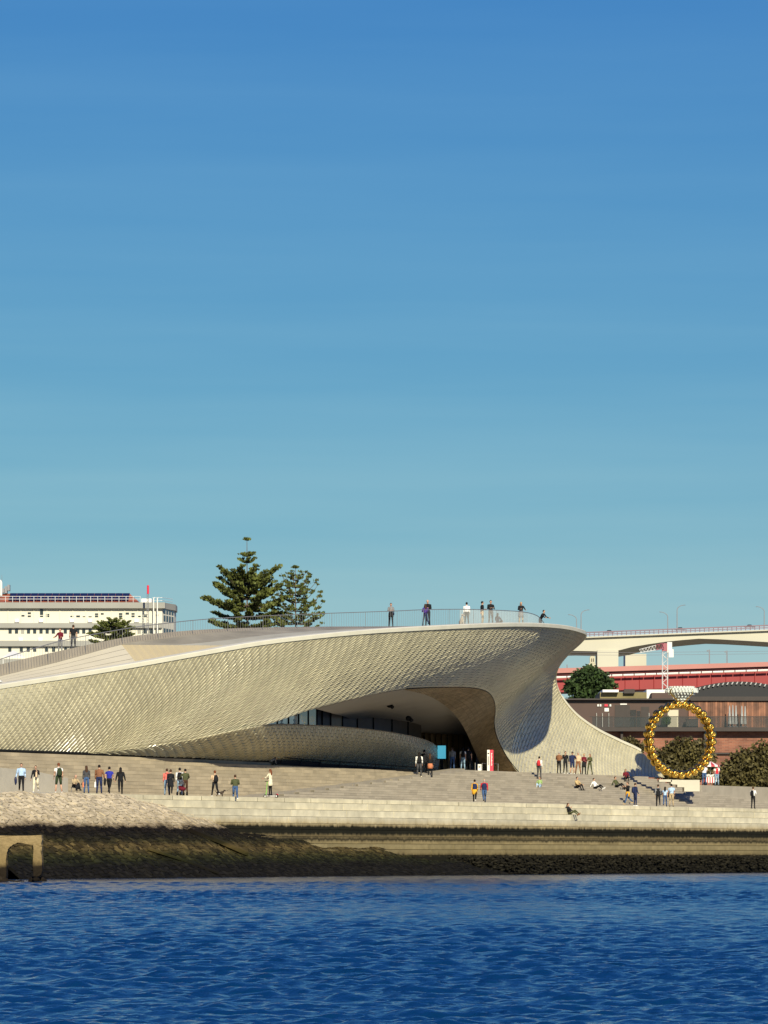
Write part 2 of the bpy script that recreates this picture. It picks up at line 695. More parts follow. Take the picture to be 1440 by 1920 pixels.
def ground_z(px, w):
    """level of the promenade, steps or landing under a point"""
    if w < W1:
        return ZP
    t = T(px, w)
    k = int((w - W1) / TRD) + 1
    z = ZP + RIS * min(k, NS)
    if t < ramp_t(z):
        return max(ramp_z(t), ZP)
    return z


steps = empty('stone_steps', TW(60, 5, ZP), 'broad flight of pale stone steps rising from the promenade to the entrance', 'steps')
slabs = []
core = MB()
for k in range(1, NS + 1):
    z = ZP + RIS * k
    w = W1 + TRD * (k - 1)
    ta, tb = ramp_t(z), right_end(k)
    core.twbox(ta, tb, w + 0.02, 11.4 + 0.01 * k, z - RIS - 0.01, z - 0.012, tint=0.45)
    t = ta
    while t < tb - 0.05:
        e = min(t + rnd.choice([0.9, 1.2, 1.2, 1.5, 1.8]), tb)
        slabs.append((t + 0.006, e - 0.006, w + rnd.uniform(-0.006, 0.006), w + TRD + 0.03, z - RIS + 0.026, z + rnd.uniform(-0.003, 0.003), rnd.choice([0.86, 0.95, 0.98, 1.0, 1.03, 1.06])))
        t = e
core.build('step_core', m_step, steps)
slabs.sort(key=lambda s: -(s[1] - s[0]) + 0.002 * s[0])
fieldb = MB()
for k, s in enumerate(slabs):
    b = MB() if k < 300 else fieldb
    b.twbox(*s[:6], tint=s[6])
    if k < 300:
        b.build('step_slab', m_step, steps)
fieldb.build('slab_field', m_step, steps, kind='stuff')
lnd = MB()
lnd.twbox(T(700, 12), T(890, 10), 11.0, 32, 6.5, 7.30)
lnd.twbox(RAMP[1][0] + 0.2, right_end(15), W1 + TRD * 14 + 0.3, 32, ZL - 0.5, ZL - 0.004)
lnd.build('landing', m_step, steps)

b = MB()
ns_ = 30
topl, botl = [], []
for i in range(ns_ + 1):
    f = i / ns_
    t_ = RAMP[0][0] + (RAMP[1][0] - RAMP[0][0]) * f
    w_ = W1 - 0.12 + TRD * 14 * f
    z_ = RAMP[0][1] + (RAMP[1][1] - RAMP[0][1]) * f
    topl.append((t_, w_, z_ + 0.10))
    botl.append((t_, w_, max(z_ - 0.34, ZP - 0.2)))
fr = [[TW(*q) for q in botl], [TW(*q) for q in topl], [TW(q[0] - 0.5, q[1] + 0.9, q[2]) for q in topl], [TW(q[0] - 0.5, q[1] + 0.9, q[2] - 0.5) for q in topl]]
b.grid(fr, tint=0.9)
b.build('ramp_kerb', m_step, steps)

# upper terrace courses on the left, below the shell
terrace = empty('stone_terrace', TW(8, 6, ZP), 'weathered stone block terrace under the low end of the tiled shell', 'terrace')
m_terr = mat('terrace_stone', (0.37, 0.305, 0.205), 0.88, var=0.14, scale=0.7, bump=0.008, bscale=9, tint=True)
NTc = 11
hT = (ZL - ZP) / NTc
slabs = []
core = MB()
tA = T(-140, 5)

def terr_w(k, t):
    return 4.5 + interp(t, [T(470, 7), T(885, 9)], [0.44, 0.585]) * (k - 1)


def terr_box(b, t0_, t1_, k, dw, depth, z0_, z1_, tint):
    zc = interp((t0_ + t1_) / 2, [T(490, 9), T(830, 9.5)], [ZL, 7.38])
    z1_ = min(z1_, zc)
    if z1_ - z0_ < 0.02:
        return
    wa, wb = terr_w(k, t0_) + dw, terr_w(k, t1_) + dw
    b.hexa([TW(t0_, wa, z0_), TW(t1_, wb, z0_), TW(t1_, wb + depth, z0_), TW(t0_, wa + depth, z0_), TW(t0_, wa, z1_), TW(t1_, wb, z1_), TW(t1_, wb + depth, z1_), TW(t0_, wa + depth, z1_)], tint=tint)


for k in range(1, NTc + 1):
    z = ZP + hT * k
    tb = ramp_t(z) - 0.02
    tm = T(470, 7)
    terr_box(core, tA, tm, k, 0.02, 6 - 0.3 * k, z - hT - 0.01, z - 0.012, 0.5)
    nseg = 8
    for q_ in range(nseg):
        if tb > tm:
            terr_box(core, tm + (tb - tm) * q_ / nseg, tm + (tb - tm) * (q_ + 1) / nseg, k, 0.02, 5 - 0.3 * k, z - hT - 0.01, z - 0.014, 0.5)
    t = tA + rnd.uniform(0, 0.8)
    while t < tb - 0.05:
        e = min(t + rnd.choice([0.9, 1.1, 1.3, 1.6]), tb)
        slabs.append((t + 0.006, e - 0.006, k, rnd.uniform(-0.01, 0.01), 0.45, z - hT + 0.026, z + rnd.uniform(-0.003, 0.003), rnd.uniform(0.86, 1.1)))
        t = e
core.build('terrace_core', m_terr, terrace)
slabs.sort(key=lambda s: -(s[1] - s[0]) + 0.002 * s[0])
fieldb = MB()
for k, s in enumerate(slabs):
    b = MB() if k < 300 else fieldb
    terr_box(b, *s)
    if k < 300 and b.f:
        b.build('stone_block', m_terr, terrace)
fieldb.build('block_field', m_terr, terrace, kind='stuff')

m_conc = mat('smooth_concrete', (0.40, 0.36, 0.285), 0.8, var=0.08, scale=1.2, bump=0.003)
b = MB()
ta, tb = T(-120, 4), T(129, 4)
b.extrude([TW(ta, 4.05, ZP + 0.01), TW(tb, 4.05, ZP + 0.01), TW(tb, 4.05, ZP + 1.02), TW(T(60, 4), 4.05, ZP + 1.42), TW(ta, 4.05, ZP + 1.75)], Vector((M[0], M[1], 0)) * 0.35)
b.build('ramp_wall', m_conc, label='low smooth concrete ramp wall on the promenade at the far left', cat='wall')

# ================================================================== the museum
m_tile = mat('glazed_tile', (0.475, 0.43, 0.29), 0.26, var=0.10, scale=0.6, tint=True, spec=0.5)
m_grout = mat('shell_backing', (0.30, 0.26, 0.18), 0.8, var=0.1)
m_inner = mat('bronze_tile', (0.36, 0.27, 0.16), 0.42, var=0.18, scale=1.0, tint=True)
m_coping = mat('white_coping', (0.64, 0.60, 0.465), 0.55, var=0.06, scale=1.0)
m_roof = mat('roof_paving', (0.27, 0.24, 0.175), 0.85, var=0.22, scale=0.5, bump=0.004)
m_roofpale = mat('roof_edge_paving', (0.40, 0.375, 0.285), 0.8, var=0.12, scale=0.6)
m_cream = mat('cream_panel', (0.56, 0.50, 0.36), 0.7, var=0.05, scale=0.5)
m_ribbed = mat('ribbed_cream', (0.50, 0.41, 0.235), 0.7, var=0.05, scale=0.5)
m_fascia = mat('walkway_fascia', (0.25, 0.215, 0.165), 0.8, var=0.12, scale=0.8)
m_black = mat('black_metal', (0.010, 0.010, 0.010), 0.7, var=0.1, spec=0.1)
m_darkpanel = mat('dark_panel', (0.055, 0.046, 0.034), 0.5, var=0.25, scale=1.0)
m_bronze = mat('bronze_panel', (0.34, 0.25, 0.14), 0.5, var=0.2, scale=0.8, metal=0.2)
m_soffit = mat('soffit_plaster', (0.36, 0.33, 0.28), 0.8, var=0.05, scale=0.4)
m_glass = mat('window_glass', (0.02, 0.05, 0.07), 0.06, var=0.05, alpha=0.55)
m_steel = mat('railing_steel', (0.30, 0.29, 0.27), 0.45, metal=0.6, var=0.1)

museum = empty('museum', P(700, 1446, 8), 'low curving museum with scale-tiled shell and overhanging canopy above the steps', 'museum')

# stations of the upper shell: rim (px, py, w) -> lower edge (px, py, w); lower py None = foot at landing level
S = [
    ((-140, 1316, 10.6), (-150, None, 9.9)),
    ((0, 1291, 9.4), (-10, None, 9.6)),
    ((130, 1271, 7.9), (112, None, 9.4)),
    ((250, 1251, 6.3), (232, 1404, 8.6)),
    ((370, 1229.5, 4.6), (360, 1385, 7.0)),
    ((490, 1209, 3.0), (490, 1361, 5.3)),
    ((600, 1196, 1.6), (582, 1331, 4.2)),
    ((700, 1187, 0.6), (690, 1304, 3.2)),
    ((800, 1181, 0.0), (765, 1290.5, 3.1)),
    ((880, 1177, 0.0), (830, 1288, 3.7)),
    ((950, 1174.5, 0.5), (885, 1289, 4.8)),
    ((1010, 1175, 1.5), (914, 1297, 6.3)),
    ((1058, 1179, 2.6), (926, 1313, 8.6)),
    ((1088, 1186, 3.8), (928.5, 1332, 10.0)),
    ((1098, 1192.5, 5.2), (926.5, 1352, 11.0)),
    ((1088, 1206, 7.6), (929, 1372, 11.7)),
    ((1066, 1226, 10.4), (936, 1392, 12.2)),
    ((1047, 1250, 12.6), (946, 1411, 12.5)),
    ((1041, 1274, 13.8), (957, 1428, 12.7)),
    ((1047, 1298, 14.1), (975, None, 12.8)),
    ((1062, 1322, 14.0), (1012, None, 12.8)),
    ((1085, 1346, 13.7), (1060, None, 12.7)),
    ((1120, 1370, 13.2), (1110, None, 12.4)),
    ((1160, 1390, 12.6), (1155, None, 12.0)),
    ((1200, 1409, 11.8), (1197, None, 11.4)),
    ((1225, 1432, 11.2), (1224, None, 11.0)),
    ((1246, 1458, 10.7), (1247, None, 10.6)),
]


def pt3(px, py, w):
    return P(px, py, w) if py is not None else PZ(px, w, ZL - 0.02)


NSP = 12


def strip(stations, bulge_fn, nv):
    """rows (v) x columns (s) of world points; bulge pushes the middle outward from the chord"""
    top = catmull([pt3(*a) for a, b in stations], NSP)
    bot = catmull([pt3(*b) for a, b in stations], NSP)
    ns = len(top)
    rows = []
    for j in range(nv + 1):
        v = j / nv
        row = []
        for i in range(ns):
            p = top[i] + (bot[i] - top[i]) * v
            bl = bulge_fn(i / NSP)
            q = 4 * v * (1 - v)
            row.append(Vector((p[0] - M[0] * bl * q, p[1] - M[1] * bl * q, p[2])))
        rows.append(row)
    return rows


def bulgeU(s):
    return interp(s, [0, 2, 5, 8, 11, 13, 15, 18, 21, 26], [0.3, 0.35, 0.4, 0.4, 0.3, -0.1, -0.9, -1.0, -0.35, 0.0])


class Surf:
    """bilinear lookup in a point grid with a running arc length along the middle row"""
    def __init__(self, rows):
        self.a = np.array([[tuple(p) for p in r] for r in rows])
        self.nr, self.nc = self.a.shape[:2]
        mid = self.a[self.nr // 2]
        d = np.linalg.norm(np.diff(mid, axis=0), axis=1)
        self.s = np.concatenate([[0], np.cumsum(d)])
        self.len = self.s[-1]

    def at(self, s, v):
        x = float(np.interp(s, self.s, np.arange(self.nc)))
        y = min(max(v, 0), 1) * (self.nr - 1)
        i, j = min(int(y), self.nr - 2), min(int(x), self.nc - 2)
        fy, fx = y - i, x - j
        A = self.a
        p = (A[i, j] * (1 - fy) + A[i + 1, j] * fy) * (1 - fx) + (A[i, j + 1] * (1 - fy) + A[i + 1, j + 1] * fy) * fx
        return Vector(p)


def tiles(surf, nrow, step, shear, lift, out_tiles):
    """staggered scale tiles: long edges run along the sheared column lines, upper-left edge lifted"""
    nq = int(surf.len / step) + 40
    for q in range(-40, nq):
        for r in range(-2, nrow + 2):
            if (r + q) % 2:
                continue
            r0, r1 = max(r, 0), min(r + 2, nrow)
            if r1 - r0 < 0.5:
                continue
            pts = []
            ok = True
            for (dq, rr) in ((0, r0), (1, r0), (1, r1), (0, r1)):
                s = (q + dq) * step
                s = s + shear(s) * rr
                if s < 0 or s > surf.len:
                    ok = False
                pts.append((min(max(s, 0), surf.len), rr / nrow))
            if not ok and (max(p[0] for p in pts) - min(p[0] for p in pts)) < step * 0.7:
                continue
            ps = [surf.at(*p) for p in pts]
            nrm = (ps[3] - ps[0]).cross(ps[1] - ps[0])
            if nrm.length < 1e-5:
                continue
            nrm.normalize()
            c = sum(ps, Vector()) / 4
            if nrm.dot(Vector((0, 0, HC)) - c) < 0 and nrm.dot(Vector((-M[0], -M[1], 0))) < 0:
                nrm = -nrm
            ax = ((ps[0] + ps[1]) - (ps[2] + ps[3])).normalized()
            sh = [c + (p - c) * 0.985 - ax * ((p - c).dot(ax) * 0.055) for p in ps]
            ll = lift * rnd.uniform(0.8, 1.25)
            hi = [sh[0] + (sh[1] - sh[0]) * 0.12 + nrm * ll, sh[1] + nrm * 0.012, sh[2] + nrm * 0.012, sh[3] + (sh[2] - sh[3]) * 0.08 + nrm * ll * 0.35]
            # the lifted edge is chamfered: the chamfer catches the sun
            ch = [hi[0] + (sh[1] - sh[0]) * 0.03, hi[3] + (sh[2] - sh[3]) * 0.03]
            lo = [p - nrm * 0.03 for p in sh]
            out_tiles.append((c, lo, hi, ch, rnd.uniform(0.93, 1.06)))


def put_tile(b, tl):
    c, lo, hi, ch, ti = tl
    k = len(b.v)
    b.v.extend(tuple(p) for p in lo + hi + ch)
    # lo 0-3, hi 4-7, chamfer 8-9
    for q in ((8, 9, 6, 5), (0, 4, 7, 3), (4, 8, 9, 7), (1, 2, 6, 5), (0, 1, 5, 8, 4), (3, 7, 9, 6, 2)):
        b.f.append(tuple(k + i for i in q))
        b.m.append(0)
        b.t.append(ti)


rowsU = strip(S, bulgeU, 20)
surfU = Surf(rowsU)


def arc_px(px):
    """arc length on the upper shell where the rim passes this column (canopy part)"""
    j = int(np.argmin([abs(720 + F * p[0] / p[1] - px) for p in surfU.a[0][:13 * NSP]]))
    return float(surfU.s[j])


sh_x = [0, arc_px(300), arc_px(600), arc_px(900), arc_px(1000), arc_px(1060), arc_px(1090), surfU.len]
sh_y = [-0.14, -0.21, -0.50, -0.62, -0.5, -0.2, 0.0, 0.0]
all_tiles = []
tiles(surfU, 24, 0.40, lambda s: interp(s, sh_x, sh_y), 0.056, all_tiles)

# lower lip under the opening
SL = [
    ((112, None, 9.4), (112, None, 9.45)),
    ((232, 1404, 8.6), (232, None, 9.3)),
    ((360, 1385, 7.0), (360, None, 9.2)),
    ((490, 1361, 5.3), (490, None, 9.3)),
    ((600, 1361.5, 8.3), (600, None, 11.4)),
    ((700, 1369.5, 10.0), (700, None, 13.2)),
    ((770, 1381, 11.6), (765, None, 14.2)),
    ((806, 1392, 13.0), (800, None, 15.0)),
    ((822, 1404, 14.6), (818, None, 15.4)),
]
rowsL = strip(SL, lambda s: interp(s, [0, 2, 4, 6, 8], [0, 0.25, 0.5, 0.5, 0.2]), 12)
surfL = Surf(rowsL)
tiles(surfL, 12, 0.5, lambda s: interp(s, [0, 15, 30], [-0.25, -0.4, -0.4]), 0.07, all_tiles)

for nm, rows in (('shell_backing', rowsU), ('lip_backing', rowsL)):
    b = MB()
    b.grid(rows)
    b.build(nm, m_grout, museum, smooth=True)
print('tiles', len(all_tiles))


def tile_size(tl):
    c, lo, hi, ch, ti = tl
    return -((hi[1] - hi[0]).cross(hi[3] - hi[0]).length / c.y ** 2)


all_tiles.sort(key=tile_size)
fld = MB()
for k, tl in enumerate(all_tiles):
    b = MB() if k < 300 else fld
    put_tile(b, tl)
    if k < 300:
        b.build('tile', m_tile, museum)
fld.build('tile_field', m_tile, museum, kind='stuff')

# inside face of the leg: thin bronze courses
SI = [
    ((762, 1291.5, 3.1), (758, 1292.5, 3.3)),
    ((830, 1288.5, 3.75), (800, 1303, 5.6)),
    ((885, 1289.5, 4.85), (828, 1318, 8.2)),
    ((914, 1297.5, 6.35), (848, 1335, 9.4)),
    ((926, 1313.5, 8.65), (862, 1352, 11.3)),
    ((928.5, 1332.5, 10.05), (873, 1371, 12.6)),
    ((926.5, 1352.5, 11.05), (881, 1388, 13.6)),
    ((929, 1372.5, 11.75), (888, 1404, 14.3)),
    ((936, 1392.5, 12.25), (894, 1418, 14.8)),
    ((946, 1411.5, 12.55), (899, 1431, 15.2)),
    ((957, 1428.5, 12.75), (903, 1440, 15.5)),
    ((975, None, 12.85), (907, None, 15.5)),
]
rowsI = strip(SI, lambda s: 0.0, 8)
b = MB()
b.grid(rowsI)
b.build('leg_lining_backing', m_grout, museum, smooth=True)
NH = 62
zt, zb = max(p.z for r in rowsI for p in r), ZL
surfI = np.array([[tuple(p) for p in r] for r in rowsI])
lin_tiles = MB()
nI = surfI.shape[1]
for i in range(0, nI - 1):
    for j in range(8):
        q = [Vector(surfI[j, i]), Vector(surfI[j, i + 1]), Vector(surfI[j + 1, i + 1]), Vector(surfI[j + 1, i])]
        nrm = (q[1] - q[0]).cross(q[3] - q[0])
        if nrm.length < 1e-6:
            continue
        nrm.normalize()
        if nrm.dot(-Vector(q[0])) < 0:
            nrm = -nrm
        c = sum(q, Vector()) / 4
        ti = rnd.uniform(0.75, 1.2)
        lo = [c + (p - c) * 0.94 for p in q]
        hi = [lo[0] + nrm * 0.05, lo[1] + nrm * 0.012, lo[2] + nrm * 0.012, lo[3] + nrm * 0.05]
        lin_tiles.hexa(lo + hi, tint=ti)
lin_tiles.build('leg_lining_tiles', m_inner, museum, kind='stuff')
seam = MB()
seam.tube([p + Vector((0, -0.06, 0)) for p in rowsI[0]], 0.035, 6)
seam.build('shadow_joint', m_black, museum)

# white coping along the rim, in segments
rim = [Vector(p) for p in catmull([pt3(*a) for a, b in S], NSP)]
seg_n = 9
nose_i = 17 * NSP
for i0 in range(0, len(rim) - 1 - NSP * 2, seg_n):
    i1 = min(i0 + seg_n, len(rim) - 1 - NSP * 2)
    pts = rim[i0:i1 + 1]
    b = MB()
    hh = 0.27 if i0 < 14 * NSP else (0.12 if i0 < 19 * NSP else 0.22)
    k = len(pts)
    prof = []
    for p in pts:
        inl = Vector((M[0], M[1], 0))
        prof.append([p - inl * 0.10 - Vector((0, 0, 0.02)), p - inl * 0.12 + Vector((0, 0, hh * 0.8)), p - inl * 0.04 + Vector((0, 0, hh)), p + inl * 0.55 + Vector((0, 0, hh + 0.02)), p + inl * 0.55 - Vector((0, 0, 0.02))])
    for a in range(5):
        b.grid([[r[a] for r in prof], [r[(a + 1) % 5] for r in prof]])
    b.face(prof[0])
    b.face(list(reversed(prof[-1])))
    b.build('coping_segment', m_coping, museum, smooth=False)
# dark gap line under the shell's foot
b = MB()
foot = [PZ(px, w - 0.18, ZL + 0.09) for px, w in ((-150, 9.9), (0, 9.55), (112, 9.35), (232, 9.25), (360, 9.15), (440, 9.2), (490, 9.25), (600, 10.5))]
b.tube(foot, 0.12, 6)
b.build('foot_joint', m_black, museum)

# roof: pale edge strip, paving, cream sunken panels, walkway fascia
Q = [(-140, 1303, 12.2), (0, 1268, 11.2), (110, 1241, 10.2), (228, 1208.5, 9.2), (300, 1198, 8.6), (400, 1186, 7.8), (560, 1178.5, 6.2), (730, 1176.5, 4.4), (880, 1174, 4.0), (960, 1172.5, 4.2), (1040, 1176, 6.0)]
TOPQ = [(-140, 1283, 12.5), (0, 1246, 11.5), (110, 1221, 10.5), (228, 1196, 9.5), (300, 1187, 8.9), (400, 1179.5, 8.1), (560, 1175.3, 6.6), (730, 1174.3, 5.0), (880, 1172.5, 4.6), (960, 1171.5, 4.8), (1040, 1175, 6.6)]
rim_front = [(a[0], a[1] - 6.5, a[2] + 0.5) for a, b_ in S[:13]]


def resample(pts, xs):
    arr = catmull([P(*p) for p in pts], 10)
    pxs = 720 + F * arr[:, 0] / arr[:, 1]
    return [Vector([np.interp(x, pxs, arr[:, k]) for k in range(3)]) for x in xs]


xsA = list(np.linspace(-130, 250, 20))
xsB = list(np.linspace(250, 1035, 50))
b = MB()
qa, ra = resample(Q, xsA), resample(rim_front, xsA)
# cream panels at the low end: five long boards following the slope
bounds = [0.0, 0.24, 0.5, 0.76, 1.0]
for k in range(4):
    b = MB()
    f0, f1 = bounds[k] + 0.006, bounds[k + 1] - 0.006
    q_, r_ = resample(Q, list(np.linspace(-130, 228, 16))), resample(rim_front, list(np.linspace(-130, 256, 16)))
    b.grid([[r_[i].lerp(q_[i], f0) for i in range(16)], [r_[i].lerp(q_[i], f1) for i in range(16)]])
    b.build('cream_panel', m_cream, museum)
b = MB()
q_, r_ = resample(Q, list(np.linspace(-130, 228, 16))), resample(rim_front, list(np.linspace(-130, 256, 16)))
dn = Vector((0, 0, -0.05))
b.grid([[p + dn for p in r_], [p + dn for p in q_]])
b.build('panel_bedding', m_fascia, museum)
# ribbed cream wall closing the recess
A_ = P(228, 1209, 9.2)
B_ = resample(rim_front, [440])[0]
for k in range(14):
    f0, f1 = k / 14 + 0.003, (k + 1) / 14 - 0.003
    up0, up1 = A_.lerp(B_, f0), A_.lerp(B_, f1)
    lo0, lo1 = resample(rim_front, [256 + 182 * f0, 256 + 182 * f1])
    b = MB()
    back = Vector((M[0], M[1], 0)) * 0.12
    tl = Vector((-M[0], -M[1], 0)) * 0.18
    b.hexa([lo0 + tl, lo1, lo1 + back, lo0 + back, up0 + tl, up1, up1 + back, up0 + back])
    b.build('ribbed_panel', m_ribbed, museum)
b = MB()
xsB = list(np.linspace(229, 437, 14)) + list(np.linspace(440, 1035, 40))
qb, rb_ = resample(Q, xsB), resample(rim_front, xsB)
for i_, x_ in enumerate(xsB):
    if x_ < 438:
        rb_[i_] = A_.lerp(B_, (x_ - 228) / 210.0)
split = [interp(x, [229, 330, 440, 560, 700, 1035], [0.0, 0.05, 0.45, 0.55, 0.7, 0.8]) for x in xsB]
midp = [r.lerp(q, s) for r, q, s in zip(rb_, qb, split)]
b.grid([rb_, midp])
b.build('roof_edge_paving', m_roofpale, museum)
b = MB()
b.grid([midp, qb])
b.build('roof_paving', m_roof, museum)
xsC = list(np.linspace(-130, 1035, 70))
qc, tc = resample(Q, xsC), resample(TOPQ, xsC)
b = MB()
inl = Vector((M[0], M[1], 0))
b.grid([qc, tc])
wk = []
for x_, p_ in zip(xsC, tc):
    w_ = M[0] * (p_.x - P0[0]) + M[1] * (p_.y - P0[1])
    wk.append(PZ(x_, w_ + interp(x_, [480, 620], [3.2, 16.0]), p_.z - 0.02))
b.grid([tc, wk])
b.build('walkway', m_fascia, museum)
# far side of the shell, open behind the gallery windows
b = MB()
for lo_, hi_ in ((0, 37), (46, len(wk))):
    seg = wk[lo_:hi_]
    b.grid([seg, [Vector((p.x + 0.2, p.y + 0.4, ZL)) for p in seg]])
b.build('rear_shell', m_cream, museum)

# railing on the walkway edge
rl = [(-130, 1275, 12.2), (0, 1236, 11.2), (110, 1203, 10.2), (228, 1180, 9.2), (300, 1170, 8.6), (400, 1160, 7.8), (560, 1152, 6.2), (730, 1146, 4.4), (800, 1143, 4.1), (880, 1142.5, 3.9), (950, 1145, 3.9), (985, 1148, 4.1), (1006, 1154, 4.6), (1016, 1163, 5.2), (1023, 1173, 5.8)]
railing = empty('roof_railing', P(560, 1176, 6.4), 'thin steel railing curving along the museum roof walkway', 'railing')
rp = catmull([P(*p) for p in rl], 12)
b = MB()
b.tube([Vector(p) for p in rp], 0.028, 6)
b.build('top_rail', m_steel, railing)
base = [Vector(p) for p in catmull([P(*p) for p in Q], 12)]
bpx = np.array([720 + F * p.x / p.y for p in base])
d = np.concatenate([[0], np.cumsum(np.linalg.norm(np.diff(rp, axis=0), axis=1))])
nb = 285
barm = None
for k in range(nb):
    s = d[-1] * (k + 0.5) / nb
    p = Vector([np.interp(s, d, rp[:, c]) for c in range(3)])
    px = 720 + F * p.x / p.y
    if px > 990:
        continue
    lo = Vector([np.interp(px, bpx, [q[c] for q in base]) for c in range(3)])
    h = p.z - lo.z
    r = 0.02 if k % 14 == 0 else 0.008
    b = MB()
    b.tube([Vector((p.x, p.y, lo.z + 0.01)), Vector((p.x, p.y, p.z - 0.01))], [r, r], 5)
    b.build('post' if k % 14 == 0 else 'baluster', m_steel, railing)
m_mesh = mat('steel_mesh', (0.75, 0.72, 0.62), 0.5, var=0.05, alpha=0.30)
b = MB()
mp = [Vector([np.interp(x, 720 + F * rp[:, 0] / rp[:, 1], rp[:, c]) for c in range(3)]) for x in np.linspace(862, 985, 20)] + [Vector(p) for p in rp[-34:]]
b.grid([mp, [Vector((p.x, p.y, min(p.z - 0.02, P(900, 1172, 4).z - 0.05))) for p in mp]])
b.build('mesh_screen', m_mesh, railing)

# ------------------------------------------------------------------ the deep entrance under the canopy
edge = [Vector(p) for p in catmull([P(590, 1329, 4.3), P(690, 1304, 3.3), P(764, 1291.0, 3.2)], 10)] + [Vector(p) for p in rowsI[-1][4:]]
b = MB()
low = []
for p in edge:
    px = 720 + F * p.x / p.y
    low.append(PZ(min(max(px + 25, 700), 960), 19.0, 10.9))
b.grid([[p + Vector((0, 0.05, 0.02)) for p in edge], [p.lerp(q, 0.5) + Vector((0, 0, 0.25)) for p, q in zip(edge, low)], low])
b.build('soffit', m_soffit, museum, smooth=True)
# spot light housings on the soffit
for px, py in ((697, 1303), (730, 1322), (766, 1347)):
    b = MB()
    c = P(px, py, 9.0)
    b.ball(c, (0.22, 0.22, 0.2), 8, 5)
    b.tube([c + Vector((0.05, 0, 0)), c + Vector((0.25, -0.15, -0.18))], [0.12, 0.15], 8)
    b.build('spotlight', m_black, museum)
# rear wall of bronze panels
n_p = 16
for k in range(n_p):
    x0, x1 = 775 + (945 - 775) * k / n_p, 775 + (945 - 775) * (k + 1) / n_p
    b = MB()
    b.hexa([PZ(x0 + 0.5, 111.4, ZL), PZ(x1 - 0.5, 111.4, ZL), PZ(x1 - 0.5, 18.9, ZL), PZ(x0 + 0.5, 18.9, ZL),
            PZ(x0 + 0.5, 18.6, 10.9), PZ(x1 - 0.5, 18.6, 10.9), PZ(x1 - 0.5, 18.9, 10.9), PZ(x0 + 0.5, 18.9, 10.9)], tint=rnd.uniform(0.8, 1.1))
    b.build('wall_panel', m_bronze, museum)
b = MB()
b.face([PZ(700, 19.0, ZL), PZ(1000, 19.0, ZL), PZ(1000, 19.0, 13), PZ(700, 19.0, 13)])
b.build('rear_wall', m_darkpanel, museum)
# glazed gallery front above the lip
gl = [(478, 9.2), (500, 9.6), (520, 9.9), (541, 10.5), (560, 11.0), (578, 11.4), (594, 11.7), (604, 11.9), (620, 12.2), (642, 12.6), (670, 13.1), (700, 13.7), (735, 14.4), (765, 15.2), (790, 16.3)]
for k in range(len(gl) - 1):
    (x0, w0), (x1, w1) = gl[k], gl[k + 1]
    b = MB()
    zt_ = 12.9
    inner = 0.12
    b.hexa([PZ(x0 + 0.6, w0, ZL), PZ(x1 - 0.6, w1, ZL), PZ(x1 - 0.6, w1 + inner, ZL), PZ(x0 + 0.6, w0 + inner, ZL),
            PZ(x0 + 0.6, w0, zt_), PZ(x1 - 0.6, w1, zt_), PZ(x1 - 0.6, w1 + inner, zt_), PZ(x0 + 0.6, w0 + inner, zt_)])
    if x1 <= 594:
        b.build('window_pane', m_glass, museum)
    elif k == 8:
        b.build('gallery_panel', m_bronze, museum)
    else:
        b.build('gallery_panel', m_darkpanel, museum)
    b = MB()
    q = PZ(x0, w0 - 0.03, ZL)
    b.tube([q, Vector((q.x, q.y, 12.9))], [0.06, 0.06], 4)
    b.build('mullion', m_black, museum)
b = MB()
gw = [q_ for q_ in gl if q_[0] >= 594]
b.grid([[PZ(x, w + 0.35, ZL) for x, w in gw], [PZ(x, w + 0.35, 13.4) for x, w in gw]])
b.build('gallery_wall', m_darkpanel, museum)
# lip rim, thin pale edge
b = MB()
b.tube([p + Vector((0, 0, 0.03)) for p in rowsL[0][3 * NSP:]], 0.045, 6)
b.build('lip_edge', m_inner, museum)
b = MB()
lipt = rowsL[0][3 * NSP:]
b.grid([lipt, [PZ(720 + F * p.x / p.y, interp(720 + F * p.x / p.y, [g_[0] for g_ in gl], [g_[1] for g_ in gl]) + 0.3, p.z) for p in lipt]])
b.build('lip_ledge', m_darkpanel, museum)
b = MB()
b.tube([p + Vector((0, -0.04, 0)) for p in edge[:20]], 0.04, 6)
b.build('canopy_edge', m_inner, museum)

# black handrail and glass fence at the foot of the lip
fence = empty('ramp_fence', PZ(680, 9.6, 7.5), 'low black handrail fence along the foot of the tiled lip', 'fence')
fpx = [512, 560, 610, 660, 710, 760, 800, 818]


def fw(px):
    return interp(px, [512, 700, 818], [8.95, 9.75, 10.3])


def fz(px):
    return interp(px, [490, 830], [ZL, 7.38])


ft = [PZ(px, fw(px), fz(px) + 0.40) for px in fpx]
b = MB()
b.tube(ft, 0.035, 6)
b.build('handrail', m_black, fence)
for px in (530, 566, 602, 638, 672, 705, 735, 762, 782, 792, 801, 809, 817):
    b = MB()
    b.tube([PZ(px - 4, fw(px), fz(px) - 0.02), PZ(px, fw(px), fz(px) + 0.40)], [0.028, 0.022], 5)
    b.build('post', m_black, fence)
b = MB()
b.grid([[PZ(px, fw(px) + 0.04, fz(px) - 0.1) for px in fpx], [PZ(px, fw(px) + 0.04, fz(px) + 0.2) for px in fpx]])
b.build('kick_plate', m_black, fence)

